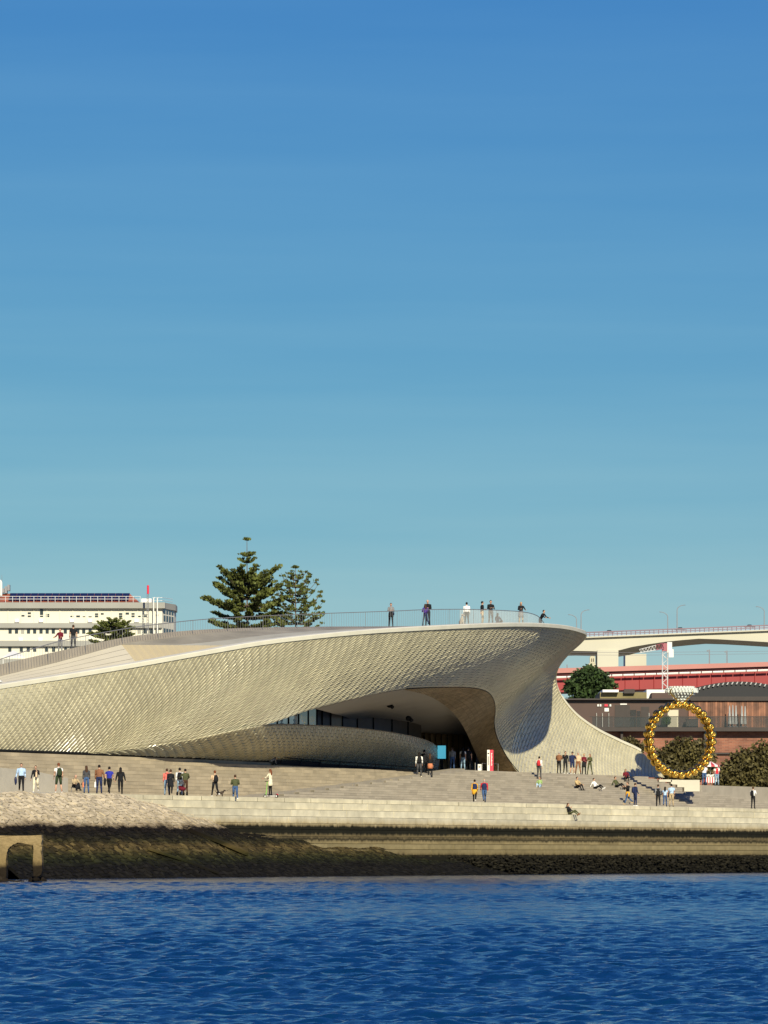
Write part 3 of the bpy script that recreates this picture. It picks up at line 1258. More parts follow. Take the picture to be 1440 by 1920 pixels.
# information screen, banner and small sign at the entrance
m_screen = mat('screen_blue', (0.05, 0.35, 0.5), 0.3, var=0.02, emit=(lin((88, 190, 214)), 0.55))
scr = empty('info_screen', PZ(828, 14.0, ZL), 'upright glowing blue information screen inside the entrance', 'screen')
b = MB()
c0, c1 = P(820.5, 1398, 14.0), P(835.5, 1423, 14.0)
b.box(c0.x, c1.x, c0.y, c0.y + 0.1, c1.z, c0.z)
b.build('display', m_screen, scr)
b = MB()
b.box(c0.x + 0.2, c1.x - 0.2, c0.y + 0.02, c0.y + 0.09, ZL, c1.z - 0.004)
b.box(c0.x - 0.03, c1.x + 0.03, c0.y + 0.104, c0.y + 0.14, c1.z - 0.05, c0.z + 0.05)
b.build('stand', m_black, scr)

m_red = mat('banner_red', lin((214, 40, 66)), 0.55, var=0.04)
m_white = mat('white_paint', (0.74, 0.72, 0.66), 0.55, var=0.04)
ban = empty('entrance_banner', PZ(919, 11.2, ZL), 'tall narrow red and white banner sign at the entrance leg', 'banner')
wB = 11.2
zb0 = ZL
p0, p1, p2 = P(913.5, 1406, wB), P(918, 1406, wB), P(924.5, 1406, wB)
b = MB()
b.box(p0.x, p1.x, p0.y, p0.y + 0.06, zb0, p0.z)
b.build('white_panel', m_white, ban)
b = MB()
b.box(p1.x + 0.003, p2.x, p0.y - 0.004, p0.y + 0.06, zb0, p0.z)
b.build('red_panel', m_red, ban)
b = MB()
b.ball((p0.x + 0.09, p0.y - 0.005, p0.z - 0.28), (0.06, 0.01, 0.06), 10, 6)
for k in range(9):
    zz = p0.z - 0.5 - 0.075 * k
    b.box(p0.x + 0.06, p0.x + 0.06 + 0.07, p0.y - 0.008, p0.y - 0.003, zz - 0.05, zz)
b.build('print', m_black, ban)
b = MB()
for k in range(11):
    zz = p0.z - 0.25 - 0.09 * k
    b.box(p1.x + 0.10, p1.x + 0.10 + (0.06 if k % 3 else 0.09), p0.y - 0.012, p0.y - 0.0065, zz - 0.06, zz)
b.build('lettering', m_white, ban)
sg = empty('small_notice', PZ(899, 11.2, ZL), 'small white notice board beside the tall banner', 'notice')
p0, p1 = P(896, 1433, 11.2), P(902.5, 1433, 11.2)
b = MB()
b.box(p0.x, p1.x, p0.y, p0.y + 0.05, ZL, p0.z)
b.build('board', m_white, sg)
b = MB()
for k in range(3):
    b.box(p0.x + 0.05, p1.x - 0.06 - 0.03 * k, p0.y - 0.006, p0.y - 0.002, p0.z - 0.16 - 0.06 * k, p0.z - 0.13 - 0.06 * k)
b.build('print', m_black, sg)
b = MB()
for px in (891, 904, 934):
    p = PZ(px, 11.4, ZL)
    b.tube([p, p + Vector((0, 0, 0.62))], [0.02, 0.02], 6)
for a_, c_ in ((904, 934),):
    b.tube([PZ(a_, 11.4, ZL + 0.6), PZ(c_, 11.4, ZL + 0.6)], [0.012, 0.012], 5)
b.build('rope_barrier', m_steel, label='thin steel post and rope barrier beside the red banner', cat='barrier')

# ================================================================== the ring sculpture
m_gold = mat('gold_chrome', (0.72, 0.47, 0.10), 0.28, metal=1.0, var=0.12, scale=3.0)
m_crystal = mat('crystal_glass', (0.66, 0.68, 0.62), 0.12, var=0.10, scale=8.0)
YR = yw(1275, 4.6)
ring = empty('ring_sculpture', D(1275, 1462, YR), 'giant golden solitaire ring sculpture made of wheel rims, with crystal diamond on top', 'sculpture')
kpx = YR / F
cx, cz = D(1275, 1387, YR).x, D(1275, 1387, YR).z
ax_x, ax_z = 60 * kpx, 66 * kpx         # the ring stands slightly turned, so it reads as an upright oval
rot = R(24)
n_b = 29
rim_b = MB()
r0 = 0.50
# one wheel rim: dished disc with hub, spokes and outer lip, axis along y
wheel = MB()
prof = [(0.0, -0.26), (0.07, -0.27), (0.10, -0.20), (0.13, -0.19), (0.20, -0.25), (0.30, -0.22), (0.38, -0.13), (0.43, 0.0), (0.38, 0.10), (0.30, 0.16)]
n_s = 16
rows = []
for (rr, yy) in prof:
    rows.append([Vector((rr * math.cos(2 * math.pi * j / n_s), yy, rr * math.sin(2 * math.pi * j / n_s))) for j in range(n_s + 1)])
wheel.grid(rows)
w_mesh = wheel.mesh('wheel_rim', m_gold, smooth=True)
hubm = MB()
hubm.ball((0, -0.26, 0), (0.06, 0.05, 0.06), 8, 5)
for k in range(5):
    an = 2 * math.pi * k / 5
    hubm.tube([(0.06 * math.cos(an), -0.25, 0.06 * math.sin(an)), (0.33 * math.cos(an), -0.20, 0.33 * math.sin(an))], [0.022, 0.03], 5)
h_mesh = hubm.mesh('wheel_spokes', m_gold, smooth=True)
for k in range(n_b):
    an = 2 * math.pi * (k + 0.5) / n_b
    lx, lz = ax_z * math.sin(an), ax_z * math.cos(an)
    for side in (-1, 1):
        o = bpy.data.objects.new('wheel_rim', w_mesh)
        COL.objects.link(o)
        o.parent = ring
        off = side * 0.30
        pos = Vector((cx + lx * math.cos(rot) - off * math.sin(rot), YR + lx * math.sin(rot) + off * math.cos(rot), cz + lz))
        o.matrix_parent_inverse = parent_inv(ring)
        o.location = pos
        o.rotation_euler = (0, 0, rot if side < 0 else rot + math.pi)
        s = 0.77 + 0.03 * math.sin(k * 2.3)
        o.scale = (s, 1.0, s)
        h = bpy.data.objects.new('wheel_spokes', h_mesh)
        COL.objects.link(h)
        h.parent = o
b = MB()
pts = []
for k in range(49):
    an = 2 * math.pi * k / 48
    lx, lz = (ax_z) * math.sin(an), (ax_z) * math.cos(an)
    pts.append(Vector((cx + lx * math.cos(rot), YR + lx * math.sin(rot), cz + lz)))
b.tube(pts, 0.09, 8, cap=False)
b.build('hoop', m_gold, ring, smooth=True)
# diamond: stepped rows of tumblers in a gold setting
dx, dz = D(1278, 1314, YR).x, D(1278, 1316, YR).z
tiers = [(1316, 6), (1311, 11), (1306, 16), (1301, 23), (1297, 29), (1293, 28), (1289.5, 22)]
for (py, hw) in tiers:
    rr = hw * kpx
    zc = D(1278, py, YR).z
    cnt = max(6, int(2 * math.pi * rr / 0.26))
    tm = MB()
    for j in range(cnt):
        an = 2 * math.pi * j / cnt
        px_, py_ = dx + rr * math.cos(an), YR + rr * math.sin(an)
        tm.tube([(px_, py_, zc - 0.09), (px_, py_, zc + 0.10)], [0.085, 0.12], 6)
    tm.tube([(dx, YR, zc - 0.03), (dx, YR, zc + 0.03)], [rr, rr], 14)
    tm.build('tumbler_tier', m_crystal, ring)
b = MB()
for sx in (-1, 1):
    b.tube([D(1278 + sx * 3, 1319, YR - 0.3), D(1278 + sx * 21, 1300, YR - 1.0), D(1278 + sx * 20, 1293, YR - 1.0), D(1278 + sx * 15, 1289, YR - 0.6)], 0.05, 6)
b.build('claw_setting', m_gold, ring)
# stepped white plinth standing on the steps
m_plinth = mat('plinth_white', (0.50, 0.46, 0.36), 0.6, var=0.04)
plinth = MB()
for (x0, x1, y0, y1) in ((1236, 1260, 1461.5, 1466), (1258, 1270, 1462, 1471), (1270, 1283, 1462.2, 1476), (1283, 1312, 1462.4, 1484)):
    a_, c_ = D(x0, y0, YR - 1.0), D(x1, y1, YR - 1.0)
    plinth.box(a_.x, c_.x - 0.002, YR - 1.0, YR + 1.1, c_.z, a_.z)
plinth.build('sculpture_plinth', m_plinth, label='stepped cream plinth under the golden ring', cat='plinth')

# ================================================================== ruined concrete frame in the water
m_ruin = tidal_mat('ruin_concrete', PALE, [(-0.5, (0.012, 0.009, 0.006)), (0.75, (0.018, 0.013, 0.008)), (1.05, (0.19, 0.135, 0.06)), (2.6, (0.30, 0.22, 0.11)), (4.0, (0.33, 0.25, 0.14))], nscale=(1.5, 1.5, 1.5), amp=0.35, bump=0.05, scale=3)
ruin = empty('concrete_ruin', D(38, 1660, 213), 'crumbling concrete frame standing in the water at the left edge', 'ruin')
YQ = 213.0


def rough_prism(poly, depth, name, jitter=0.03, sub=5):
    pts = []
    for i in range(len(poly)):
        a_, c_ = Vector(poly[i]), Vector(poly[(i + 1) % len(poly)])
        for k in range(sub):
            q = a_.lerp(c_, k / sub)
            pts.append(q + Vector((rnd.uniform(-jitter, jitter), rnd.uniform(-jitter, jitter), rnd.uniform(-jitter, jitter))))
    b_ = MB()
    b_.extrude(pts, (0, depth, 0))
    return b_.build(name, m_ruin, ruin)


dd = lambda x, y: D(x, y, YQ)
rough_prism([dd(-30, 1566), dd(78, 1566), dd(78, 1587), dd(32, 1580), dd(20, 1586), dd(-30, 1581)], 1.0, 'beam')
rough_prism([dd(62, 1580), dd(78, 1587), dd(78.5, 1640), dd(70, 1645), dd(62, 1643)], 0.95, 'pillar')
rough_prism([dd(-14, 1581), dd(20, 1586), dd(12, 1597), dd(12, 1640), dd(10, 1668), dd(-14, 1668)], 0.97, 'pillar')
b = MB()
for k in range(90):
    x = rnd.uniform(-30, 80)
    f = rnd.random()
    c = D(x, 1664 - 16 * f * (1.0 if abs(x - 70) < 12 or x < 12 else 0.55), YQ + rnd.uniform(-0.2, 1.4))
    s = rnd.uniform(0.10, 0.26)
    b.ball(c, (s * 1.3, s * 1.2, s * 0.8), 6, 4, tint=rnd.uniform(0.5, 1.5))
b.build('footing_rubble', m_ruin, ruin, kind='stuff')

# ================================================================== vegetation
def leaf_mat(name, col, var=0.45, scale=0.8):
    return mat(name, col, 0.65, var=var, scale=scale, tint=True, spec=0.25)


m_bark = mat('bark', (0.11, 0.08, 0.055), 0.9, var=0.25, scale=4, bump=0.02, bscale=15)
m_arau = leaf_mat('araucaria_needles', (0.085, 0.098, 0.022))
m_pine = leaf_mat('stone_pine_needles', (0.030, 0.052, 0.014))
m_bush = leaf_mat('shrub_leaves', (0.080, 0.066, 0.022))


def leaf(b, c, size, up=None):
    d = Vector((rnd.gauss(0, 1), rnd.gauss(0, 1), rnd.gauss(0, 1))).normalized()
    if up:
        d = (d * 0.6 + Vector(up)).normalized()
    s = d.cross(Vector((rnd.gauss(0, 1), rnd.gauss(0, 1), rnd.gauss(0, 1))))
    s.normalize()
    w = s * size * 0.35
    e = d * size
    ti = rnd.uniform(0.55, 1.5)
    b.face([c - w, c + e * 0.5 - w * 0.8 , c + e, c + e * 0.5 + w * 0.9, c + w], tint=ti)


def araucaria(base, height, whorls, label, spike=None, nbr=7, rs=1.0, dens=1.0, group=None):
    """whorls = [(height of joint, reach, rise of the tip)] in metres"""
    root = empty('norfolk_pine', base, label, 'tree', group)
    tr = MB()
    tr.tube([base, base + Vector((0.05, 0, height * 0.5)), base + Vector((0, 0, height))], [0.32 * rs, 0.2 * rs, 0.03], 7)
    tr.build('trunk', m_bark, root, smooth=True)
    cr = MB()
    br = MB()
    for wi, (h, reach, rise) in enumerate(whorls):
        n = nbr if reach > 1.6 else 5
        ph = rnd.uniform(0, 6.28)
        for k in range(n):
            an = ph + 2 * math.pi * k / n + rnd.uniform(-0.25, 0.25)
            rc = reach * rnd.uniform(0.82, 1.08)
            dr = Vector((math.cos(an), math.sin(an), 0))
            pts = []
            for i in range(6):
                f = i / 5
                pts.append(base + Vector((0, 0, h)) + dr * rc * f + Vector((0, 0, rise * (f ** 1.6) - 0.10 * rc * math.sin(f * math.pi))))
            br.tube(pts, [0.07 * rs * (1 - 0.14 * i) for i in range(6)], 5)
            m = max(3, int(rc * 3.4 * dens))
            for i in range(m):
                f = 0.28 + 0.74 * (i + rnd.uniform(0, 0.8)) / m
                f = min(f, 1.0)
                j = min(int(f * 5), 4)
                c = pts[j].lerp(pts[j + 1], f * 5 - j)
                side = Vector((-dr.y, dr.x, 0)) * rnd.uniform(-1, 1) * 0.42 * min(rc, 3.5) * 0.35 * (1.15 - f * 0.6)
                c = c + side + Vector((0, 0, abs(side.length) * 0.25))
                sz = rnd.uniform(0.32, 0.5) * (0.8 + 0.3 * min(rc / 4, 1))
                # a foliage tuft: upright brush of overlapping needles
                for q in range(13):
                    off = Vector((rnd.gauss(0, 0.17), rnd.gauss(0, 0.17), rnd.uniform(-0.05, 0.10))) * sz * 2
                    leaf(cr, c + off, sz * 0.8, up=dr * 0.5 + Vector((0, 0, 0.75)))
    br.build('limbs', m_bark, root, kind='stuff')
    cr.build('crown', m_arau, root)
    return root


YT = 560.0
mp_ = YT / F
bz = 4.6


def arau_px(px, tip, wl_, label, **kw):
    base = Vector(((px - 720) / F * YT, YT, bz))
    H = D(px, tip, YT).z - bz
    ws = [(D(px, y, YT).z - bz, hw * mp_, rise * mp_) for (y, hw, rise) in wl_]
    return araucaria(base, H, ws, label, **kw)


arau_px(463, 1008, [(1013, 4, 2), (1043, 13, 6), (1055, 19, 8), (1086, 66, 21), (1093, 50, 20), (1103, 56, 18), (1112, 62, 15), (1123, 54, 15), (1135, 78, 14), (1143, 66, 12), (1157, 66, 8), (1173, 72, 7), (1190, 66, 4), (1202, 60, 2)],
        'large dense norfolk pine behind the roof, with a bare spike on top', dens=1.35, nbr=8)
arau_px(554, 1062, [(1065, 4, 2), (1088, 24, 17), (1102, 34, 27), (1116, 42, 32), (1130, 50, 36), (1146, 58, 38), (1162, 60, 34), (1170, 56, 22), (1184, 50, 16), (1196, 48, 10)],
        'smaller open norfolk pine with upswept branches beside the large one', dens=0.55, nbr=6)
arau_px(213, 1158, [(1166, 14, 6), (1175, 28, 9), (1185, 38, 8), (1195, 46, 6), (1206, 48, 3), (1218, 50, 2), (1230, 50, 0)],
        'low norfolk pine top showing above the roof railing at the left', dens=1.2, nbr=9)


def leafy(base, blobs, n, size, m, label, name='shrub', cat='shrub', trunk_h=1.5, group=None):
    """crown of small leaves spread through several lobes"""
    root = empty(name, base, label, cat, group)
    tr = MB()
    for (c, r) in blobs[:5]:
        c = Vector(c)
        mid = base.lerp(c, 0.5) + Vector((0.2, 0, 0.1))
        tr.tube([base, mid, c], [0.16, 0.11, 0.04], 6)
    tr.build('trunk', m_bark, root)
    cr = MB()
    tot = sum(r[0] * r[1] * r[2] for c, r in blobs)
    for (c, r) in blobs:
        c = Vector(c)
        for k in range(int(n * r[0] * r[1] * r[2] / tot)):
            d = Vector((rnd.gauss(0, 1), rnd.gauss(0, 1), rnd.gauss(0, 1))).normalized()
            f = rnd.random() ** 0.42
            wob = 1 + 0.22 * math.sin(d.x * 7 + c.x) * math.sin(d.z * 8 + c.z) + 0.12 * math.sin(d.x * 17 + d.z * 13)
            leaf(cr, c + Vector((d.x * r[0], d.y * r[1], d.z * r[2])) * f * wob, size * rnd.uniform(0.7, 1.3))
    cr.build('crown', m, root)
    return root


YB = 372.0


def blob(px, py, rx, ry, Y, dep=1.0):
    k = Y / F
    return (D(px, py, Y), (rx * k, rx * k * dep, ry * k))


leafy(Vector((D(1282, 1470, YB).x, YB, 4.6)), [blob(1262, 1425, 34, 28, YB), blob(1300, 1420, 32, 32, YB), blob(1280, 1400, 24, 18, YB), blob(1320, 1435, 22, 24, YB), blob(1240, 1440, 20, 20, YB), blob(1275, 1450, 45, 20, YB)],
      15000, 0.26, m_bush, 'rounded olive-green shrub seen through the golden ring')
leafy(Vector((D(1390, 1490, YB - 6).x, YB - 6, 4.6)), [blob(1400, 1440, 34, 34, YB - 6), blob(1372, 1455, 28, 26, YB - 6), blob(1440, 1425, 32, 36, YB - 6), blob(1350, 1462, 16, 16, YB - 6), blob(1425, 1465, 40, 26, YB - 6), blob(1480, 1440, 40, 44, YB - 6), blob(1365, 1480, 26, 18, YB - 6), blob(1400, 1490, 40, 20, YB - 6)],
      26000, 0.26, m_bush, 'large dark olive shrub at the right edge behind the steps')
leafy(Vector((D(1185, 1420, YB + 20).x, YB + 20, 4.6)), [blob(1180, 1395, 16, 14, YB + 20), blob(1196, 1402, 14, 12, YB + 20), blob(1168, 1402, 12, 10, YB + 20)],
      2200, 0.22, m_bush, 'small brown-green shrub behind the sloping edge of the shell')
YPN = 640.0
leafy(Vector((D(1106, 1330, YPN).x, YPN, 4.6)), [blob(1106, 1272, 34, 18, YPN), blob(1084, 1284, 24, 15, YPN), blob(1130, 1284, 24, 16, YPN), blob(1106, 1259, 18, 11, YPN), blob(1070, 1293, 14, 9, YPN), blob(1142, 1296, 15, 8, YPN), blob(1100, 1298, 30, 12, YPN), blob(1095, 1318, 34, 14, YPN)],
      15000, 0.42, m_pine, 'dark round-topped pine tree in front of the red bridge', name='pine_tree', cat='tree')

# ================================================================== annex building behind the ring
m_annex = mat('annex_brown', (0.075, 0.042, 0.032), 0.7, var=0.12, scale=0.4)
m_wood = mat('wood_slat', (0.20, 0.085, 0.045), 0.7, var=0.35, scale=1.3, tint=True)
m_slab = mat('dark_slab', (0.040, 0.030, 0.025), 0.7, var=0.1)
m_glassrail = mat('rail_glass', (0.05, 0.06, 0.06), 0.08, var=0.05, alpha=0.35)
YA = 425.0


def brick_mat():
    m = bpy.data.materials.new('red_brick')
    m.use_nodes = True
    n, l = m.node_tree.nodes, m.node_tree.links
    b_ = n['Principled BSDF']
    b_.inputs['Roughness'].default_value = 0.9
    geo = n.new('ShaderNodeNewGeometry')
    rotn = n.new('ShaderNodeMapping')
    rotn.inputs['Rotation'].default_value = (R(90), 0, 0)
    l.new(geo.outputs['Position'], rotn.inputs['Vector'])
    br = n.new('ShaderNodeTexBrick')
    br.inputs['Color1'].default_value = (0.30, 0.115, 0.068, 1)
    br.inputs['Color2'].default_value = (0.20, 0.075, 0.048, 1)
    br.inputs['Mortar'].default_value = (0.26, 0.17, 0.12, 1)
    br.inputs['Scale'].default_value = 1.0
    br.inputs['Brick Width'].default_value = 0.5
    br.inputs['Row Height'].default_value = 0.16
    br.inputs['Mortar Size'].default_value = 0.012
    l.new(rotn.outputs[0], br.inputs['Vector'])
    nz = n.new('ShaderNodeTexNoise')
    nz.inputs['Scale'].default_value = 0.5
    nz.inputs['Detail'].default_value = 6
    l.new(geo.outputs['Position'], nz.inputs['Vector'])
    mr = n.new('ShaderNodeMapRange')
    mr.inputs['From Min'].default_value = 0.3
    mr.inputs['From Max'].default_value = 0.7
    mr.inputs['To Min'].default_value = 0.75
    mr.inputs['To Max'].default_value = 1.2
    l.new(nz.outputs['Fac'], mr.inputs['Value'])
    sc = n.new('ShaderNodeVectorMath')
    sc.operation = 'SCALE'
    l.new(br.outputs['Color'], sc.inputs[0])
    l.new(mr.outputs[0], sc.inputs['Scale'])
    l.new(sc.outputs[0], b_.inputs['Base Color'])
    return m


m_brick = brick_mat()
annex = empty('terrace_annex', Vector((D(1300, 1450, YA).x, YA, 4.6)), 'dark brown terrace building with timber cladding above a red brick wall', 'building')


def abox(name, x0, x1, y0, y1, Y0, Y1, m, parent=annex, tint=1.0):
    a_, c_ = D(x0, y0, Y0), D(x1, y1, Y0)
    b_ = MB()
    b_.box(a_.x, c_.x, Y0, Y1, c_.z, a_.z, tint=tint)
    return b_.build(name, m, parent)


abox('wall', 1040, 1262, 1312.5, 1366, YA, YA + 14, m_annex)
abox('roof_slab', 1036, 1296, 1309.5, 1312.3, YA - 0.6, YA + 14, m_slab)
abox('roof_gutter', 1036, 1262, 1316, 1317, YA - 0.08, YA - 0.01, m_fascia)
abox('upper_wall', 1290, 1500, 1306, 1313.8, YA - 0.4, YA + 14, m_slab)
n_sl = 44
for k in range(n_sl):
    x0 = 1291 + (1490 - 1291) * k / n_sl
    x1 = 1291 + (1490 - 1291) * (k + 1) / n_sl
    abox('timber_board', x0 + 0.15, x1 - 0.15, 1314, 1364, YA - 0.1 - 0.03 * rnd.random(), YA + 0.1, m_wood, tint=rnd.uniform(0.55, 1.35))
abox('backing_wall', 1262.3, 1500, 1314, 1366, YA + 0.12, YA + 14, m_annex)
abox('terrace_slab', 1100, 1520, 1363.5, 1371, YA - 3.4, YA - 0.15, m_slab)
abox('brick_wall', 1060, 1520, 1371.3, 1540, YA - 2.2, YA - 0.2, m_brick)
abox('brick_ledge', 1318, 1520, 1411, 1414, YA - 2.5, YA - 2.22, m_slab)
for px in (1166, 1322):
    abox('steel_column', px - 2.2, px + 2.2, 1371.2, 1413 if px > 1300 else 1385, YA - 2.9, YA - 2.4, m_slab)
# doors, lit sign and service panels on the brown wall
dr_ = abox('double_door', 1153, 1181, 1322, 1363, YA - 0.06, YA - 0.005, m_slab)
abox('door_leaf', 1154.5, 1166.5, 1324, 1363, YA - 0.1, YA - 0.062, m_annex, dr_)
abox('door_leaf', 1167.5, 1179.5, 1324, 1363, YA - 0.1, YA - 0.062, m_annex, dr_)
abox('sign_plate', 1163, 1175.5, 1319.2, 1321.4, YA - 0.12, YA - 0.01, m_white)
abox('door', 1202, 1217, 1325, 1363, YA - 0.06, YA - 0.005, m_slab)
abox('window', 1181.5, 1193, 1331, 1363, YA - 0.07, YA - 0.005, m_glassrail)
abox('window', 1194, 1201, 1333, 1363, YA - 0.07, YA - 0.005, m_glassrail)
abox('notice', 1133.5, 1141.5, 1327.5, 1334, YA - 0.08, YA - 0.005, m_white)
for x_, m_ in ((1120, m_white), (1124.5, m_white), (1133.5, m_red), (1136.5, m_red), (1143, m_white)):
    abox('alarm_box', x_, x_ + 3, 1320.5, 1324.5, YA - 0.15, YA - 0.005, m_)
for px in (1118, 1129, 1141, 1216.5):
    abox('downpipe', px, px + 1.2, 1337, 1363, YA - 0.2, YA - 0.05, m_steel)
abox('pale_wall', 1252, 1272, 1331, 1363.2, YA - 0.09, YA - 0.02, m_cream)
# glass balustrade of the terrace
for k in range(20):
    x0, x1 = 1110 + 20 * k, 1110 + 20 * (k + 1)
    abox('glass_pane', x0 + 0.4, x1 - 0.4, 1344.5, 1363.3, YA - 3.3, YA - 3.27, m_glassrail)
abox('handrail', 1105, 1520, 1343, 1344.3, YA - 3.34, YA - 3.24, m_slab)
# folded parasols, bins and planters on the terrace
m_cloth = mat('grey_canvas', (0.36, 0.36, 0.34), 0.8, var=0.15, scale=4)
m_green = leaf_mat('planter_leaves', (0.05, 0.09, 0.02))
for px, h in ((1368, 1323), (1374, 1322), (1380, 1323), (1391, 1323.5), (1397, 1324)):
    pr = MB()
    q = D(px, 1363.3, YA - 1.6)
    top = D(px, h, YA - 1.6)
    pr.tube([Vector((q.x, q.y, q.z + 0.3)), Vector((q.x, q.y, (q.z * 0.6 + top.z * 0.4))), top], [(0.16, 0.16), (0.13, 0.13), (0.04, 0.04)], 8)
    pr.tube([q, Vector((q.x, q.y, q.z + 0.32))], [0.03, 0.03], 6)
    pr.tube([q, q + Vector((0, 0, 0.06))], [0.25, 0.25], 8)
    o = pr.build('folded_parasol', m_cloth, label='folded grey parasol on the timber-clad terrace, ' + {1368: 'leftmost of all', 1374: 'second from the left', 1380: 'third, at the right of the left trio', 1391: 'left one of the right pair', 1397: 'rightmost of all'}[px], cat='parasol', group='folded parasols on the terrace')
sv = MB()
a_, c_ = D(1287, 1346, YA - 1.5), D(1309, 1363.3, YA - 1.5)
sv.box(a_.x, c_.x, YA - 1.5, YA - 0.7, c_.z, c_.z + 0.75)
sv.box(a_.x - 0.04, c_.x + 0.04, YA - 1.54, YA - 0.66, c_.z + 0.754, c_.z + 0.80)
for x_ in (a_.x, c_.x - 0.05):
    sv.box(x_, x_ + 0.05, YA - 0.78, YA - 0.72, c_.z + 0.802, a_.z)
sv.box(a_.x, c_.x, YA - 0.8, YA - 0.7, a_.z + 0.003, a_.z + 0.06)
sv.build('service_cart', m_slab, label='dark service counter on the terrace, seen through the ring', cat='counter')
leafy(D(1248, 1363.3, YA - 1.5), [blob(1248, 1352, 9, 10, YA - 1.5)], 700, 0.16, m_green, 'green potted plant on the terrace, seen through the ring', name='potted_plant', cat='plant')

# low roofs and dark arched hall roof behind the annex
back = empty('low_sheds', Vector((D(1200, 1312, 520).x, 520, 4.6)), 'low sheds with pale and earthy roofs behind the annex', 'building')
YS = 520.0
m_earth = mat('earth_bank', (0.20, 0.165, 0.075), 0.9, var=0.25, scale=0.4)
abox('shed_wall', 1125, 1212, 1298, 1316, YS, YS + 12, m_earth, back)
abox('shed_roof', 1130, 1160, 1293, 1297.8, YS - 1, YS + 10, m_white, back)
abox('shed_wall', 1212.5, 1290, 1293, 1316, YS + 1, YS + 12, m_white, back)
abox('shed_opening', 1170, 1190, 1292, 1300, YS - 0.6, YS - 0.02, m_slab, back)
abox('shed_roof', 1222, 1262, 1299, 1316, YS - 2, YS + 0.9, m_annex, back)
m_dark = mat('hall_roof_dark', (0.012, 0.012, 0.014), 0.7, var=0.1)
hall = empty('arched_hall', Vector((D(1380, 1310, 480).x, 480, 4.6)), 'dark hall with a shallow arched roof edged with white zigzag trim', 'building')
YH = 480.0
b = MB()
arc = []
for k in range(25):
    f = k / 24
    px = 1286 + (1500 - 1286) * f
    arc.append(D(px, 1296 - 18 * math.sin(min(f * 1.08, 1) * math.pi) ** 0.8, YH))
poly = arc + [D(1500, 1312, YH), D(1286, 1312, YH)]
b.extrude(list(reversed(poly)), (0, 20, 0))
b.build('arched_roof', m_dark, hall)
for k in range(22):
    f = (k + 0.5) / 24
    px = 1290 + (1500 - 1290) * f
    p = D(px, 1296 - 18 * math.sin(min(f * 1.08, 1) * math.pi) ** 0.8 + 2.2, YH - 0.3)
    b = MB()
    b.hexa([p + Vector((-0.14, 0, -0.16)), p + Vector((0.02, 0, -0.16)), p + Vector((0.02, 0.25, -0.16)), p + Vector((-0.14, 0.25, -0.16)), p + Vector((0.02, 0, 0.12)), p + Vector((0.16, 0, 0.12)), p + Vector((0.16, 0.25, 0.12)), p + Vector((0.02, 0.25, 0.12))])
    b.build('trim_tooth', m_cloth, hall)

# ================================================================== bridges
m_viaduct = mat('viaduct_concrete', (0.50, 0.47, 0.37), 0.8, var=0.05, scale=0.05)
m_redsteel = mat('bridge_red', (0.26, 0.020, 0.020), 0.6, var=0.08, scale=0.08)
m_pink = mat('bridge_pink', (0.42, 0.18, 0.15), 0.7, var=0.06, scale=0.08)
m_railred = mat('parapet_mauve', (0.26, 0.17, 0.19), 0.6, var=0.05)
YV = 1700.0
via = empty('concrete_viaduct', Vector((D(1140, 1300, YV).x, YV, 4.6)), 'tall pale concrete road viaduct with haunched deck crossing the background', 'viaduct')


def vtop(px):
    return interp(px, [980, 1098, 1440, 1700], [1201, 1194.5, 1181, 1171])


xs_v = [980, 1060, 1110, 1140, 1162, 1185, 1215, 1250, 1280, 1310, 1345, 1390, 1440, 1520, 1700]
bot = [1222, 1220, 1221, 1222.5, 1219, 1213, 1208, 1203, 1200, 1197.5, 1198.5, 1201, 1204, 1212, 1225]
poly = [D(x, vtop(x), YV) for x in xs_v] + [D(x, y, YV) for x, y in reversed(list(zip(xs_v, bot)))]
b = MB()
nV = len(xs_v)
top_r = [D(x, vtop(x), YV) for x in xs_v]
bot_r = [D(x, y, YV) for x, y in zip(xs_v, bot)]
dep = Vector((6, 42, 0))
b.grid([[p + dep for p in top_r], top_r, bot_r, [p + dep for p in bot_r], [p + dep for p in top_r]])
b.build('deck_girder', m_viaduct, via)
b = MB()
for k in range(nV - 1):
    pass
cor = [[D(x, vtop(x) - 0.6, YV - 1.5) for x in xs_v], [D(x, vtop(x) + 1.6, YV - 1.5) for x in xs_v], [D(x, vtop(x) + 1.9, YV - 0.02) for x in xs_v]]
b.grid(cor)
b.build('cornice', m_viaduct, via)
for x0, x1, yb, Y0 in ((1120, 1159.5, 1318, YV - 0.8), (1172.5, 1212, 1330, YV + 60)):
    a_, c_ = D(x0, 1219 if Y0 < YV else 1226, Y0), D(x1, yb, Y0)
    b = MB()
    b.box(a_.x, c_.x, Y0, Y0 + 14, 4, a_.z)
    b.build('pier', m_viaduct, via)
b = MB()
b.tube([D(x, vtop(x) - 8.6, YV - 1) for x in (980, 1098, 1440, 1700)], 0.22, 5)
b.build('parapet_rail', m_railred, via)
b = MB()
b.tube([D(x, vtop(x) - 4.4, YV - 1) for x in (980, 1098, 1440, 1700)], 0.12, 5)
b.build('parapet_rail', m_railred, via)
for k in range(52):
    px = 1080 + 8.6 * k
    b = MB()
    b.tube([D(px, vtop(px) - 0.5, YV - 1), D(px, vtop(px) - 8.4, YV - 1)], [0.14, 0.14], 4)
    b.build('parapet_post', m_railred, via)
m_screenp = mat('parapet_mesh', (0.42, 0.42, 0.50), 0.7, var=0.05, alpha=0.45)
b = MB()
b.grid([[D(x, vtop(x) - 8.4, YV - 0.9) for x in (980, 1098, 1440, 1700)], [D(x, vtop(x) - 0.6, YV - 0.9) for x in (980, 1098, 1440, 1700)]])
b.build('parapet_mesh', m_screenp, via)
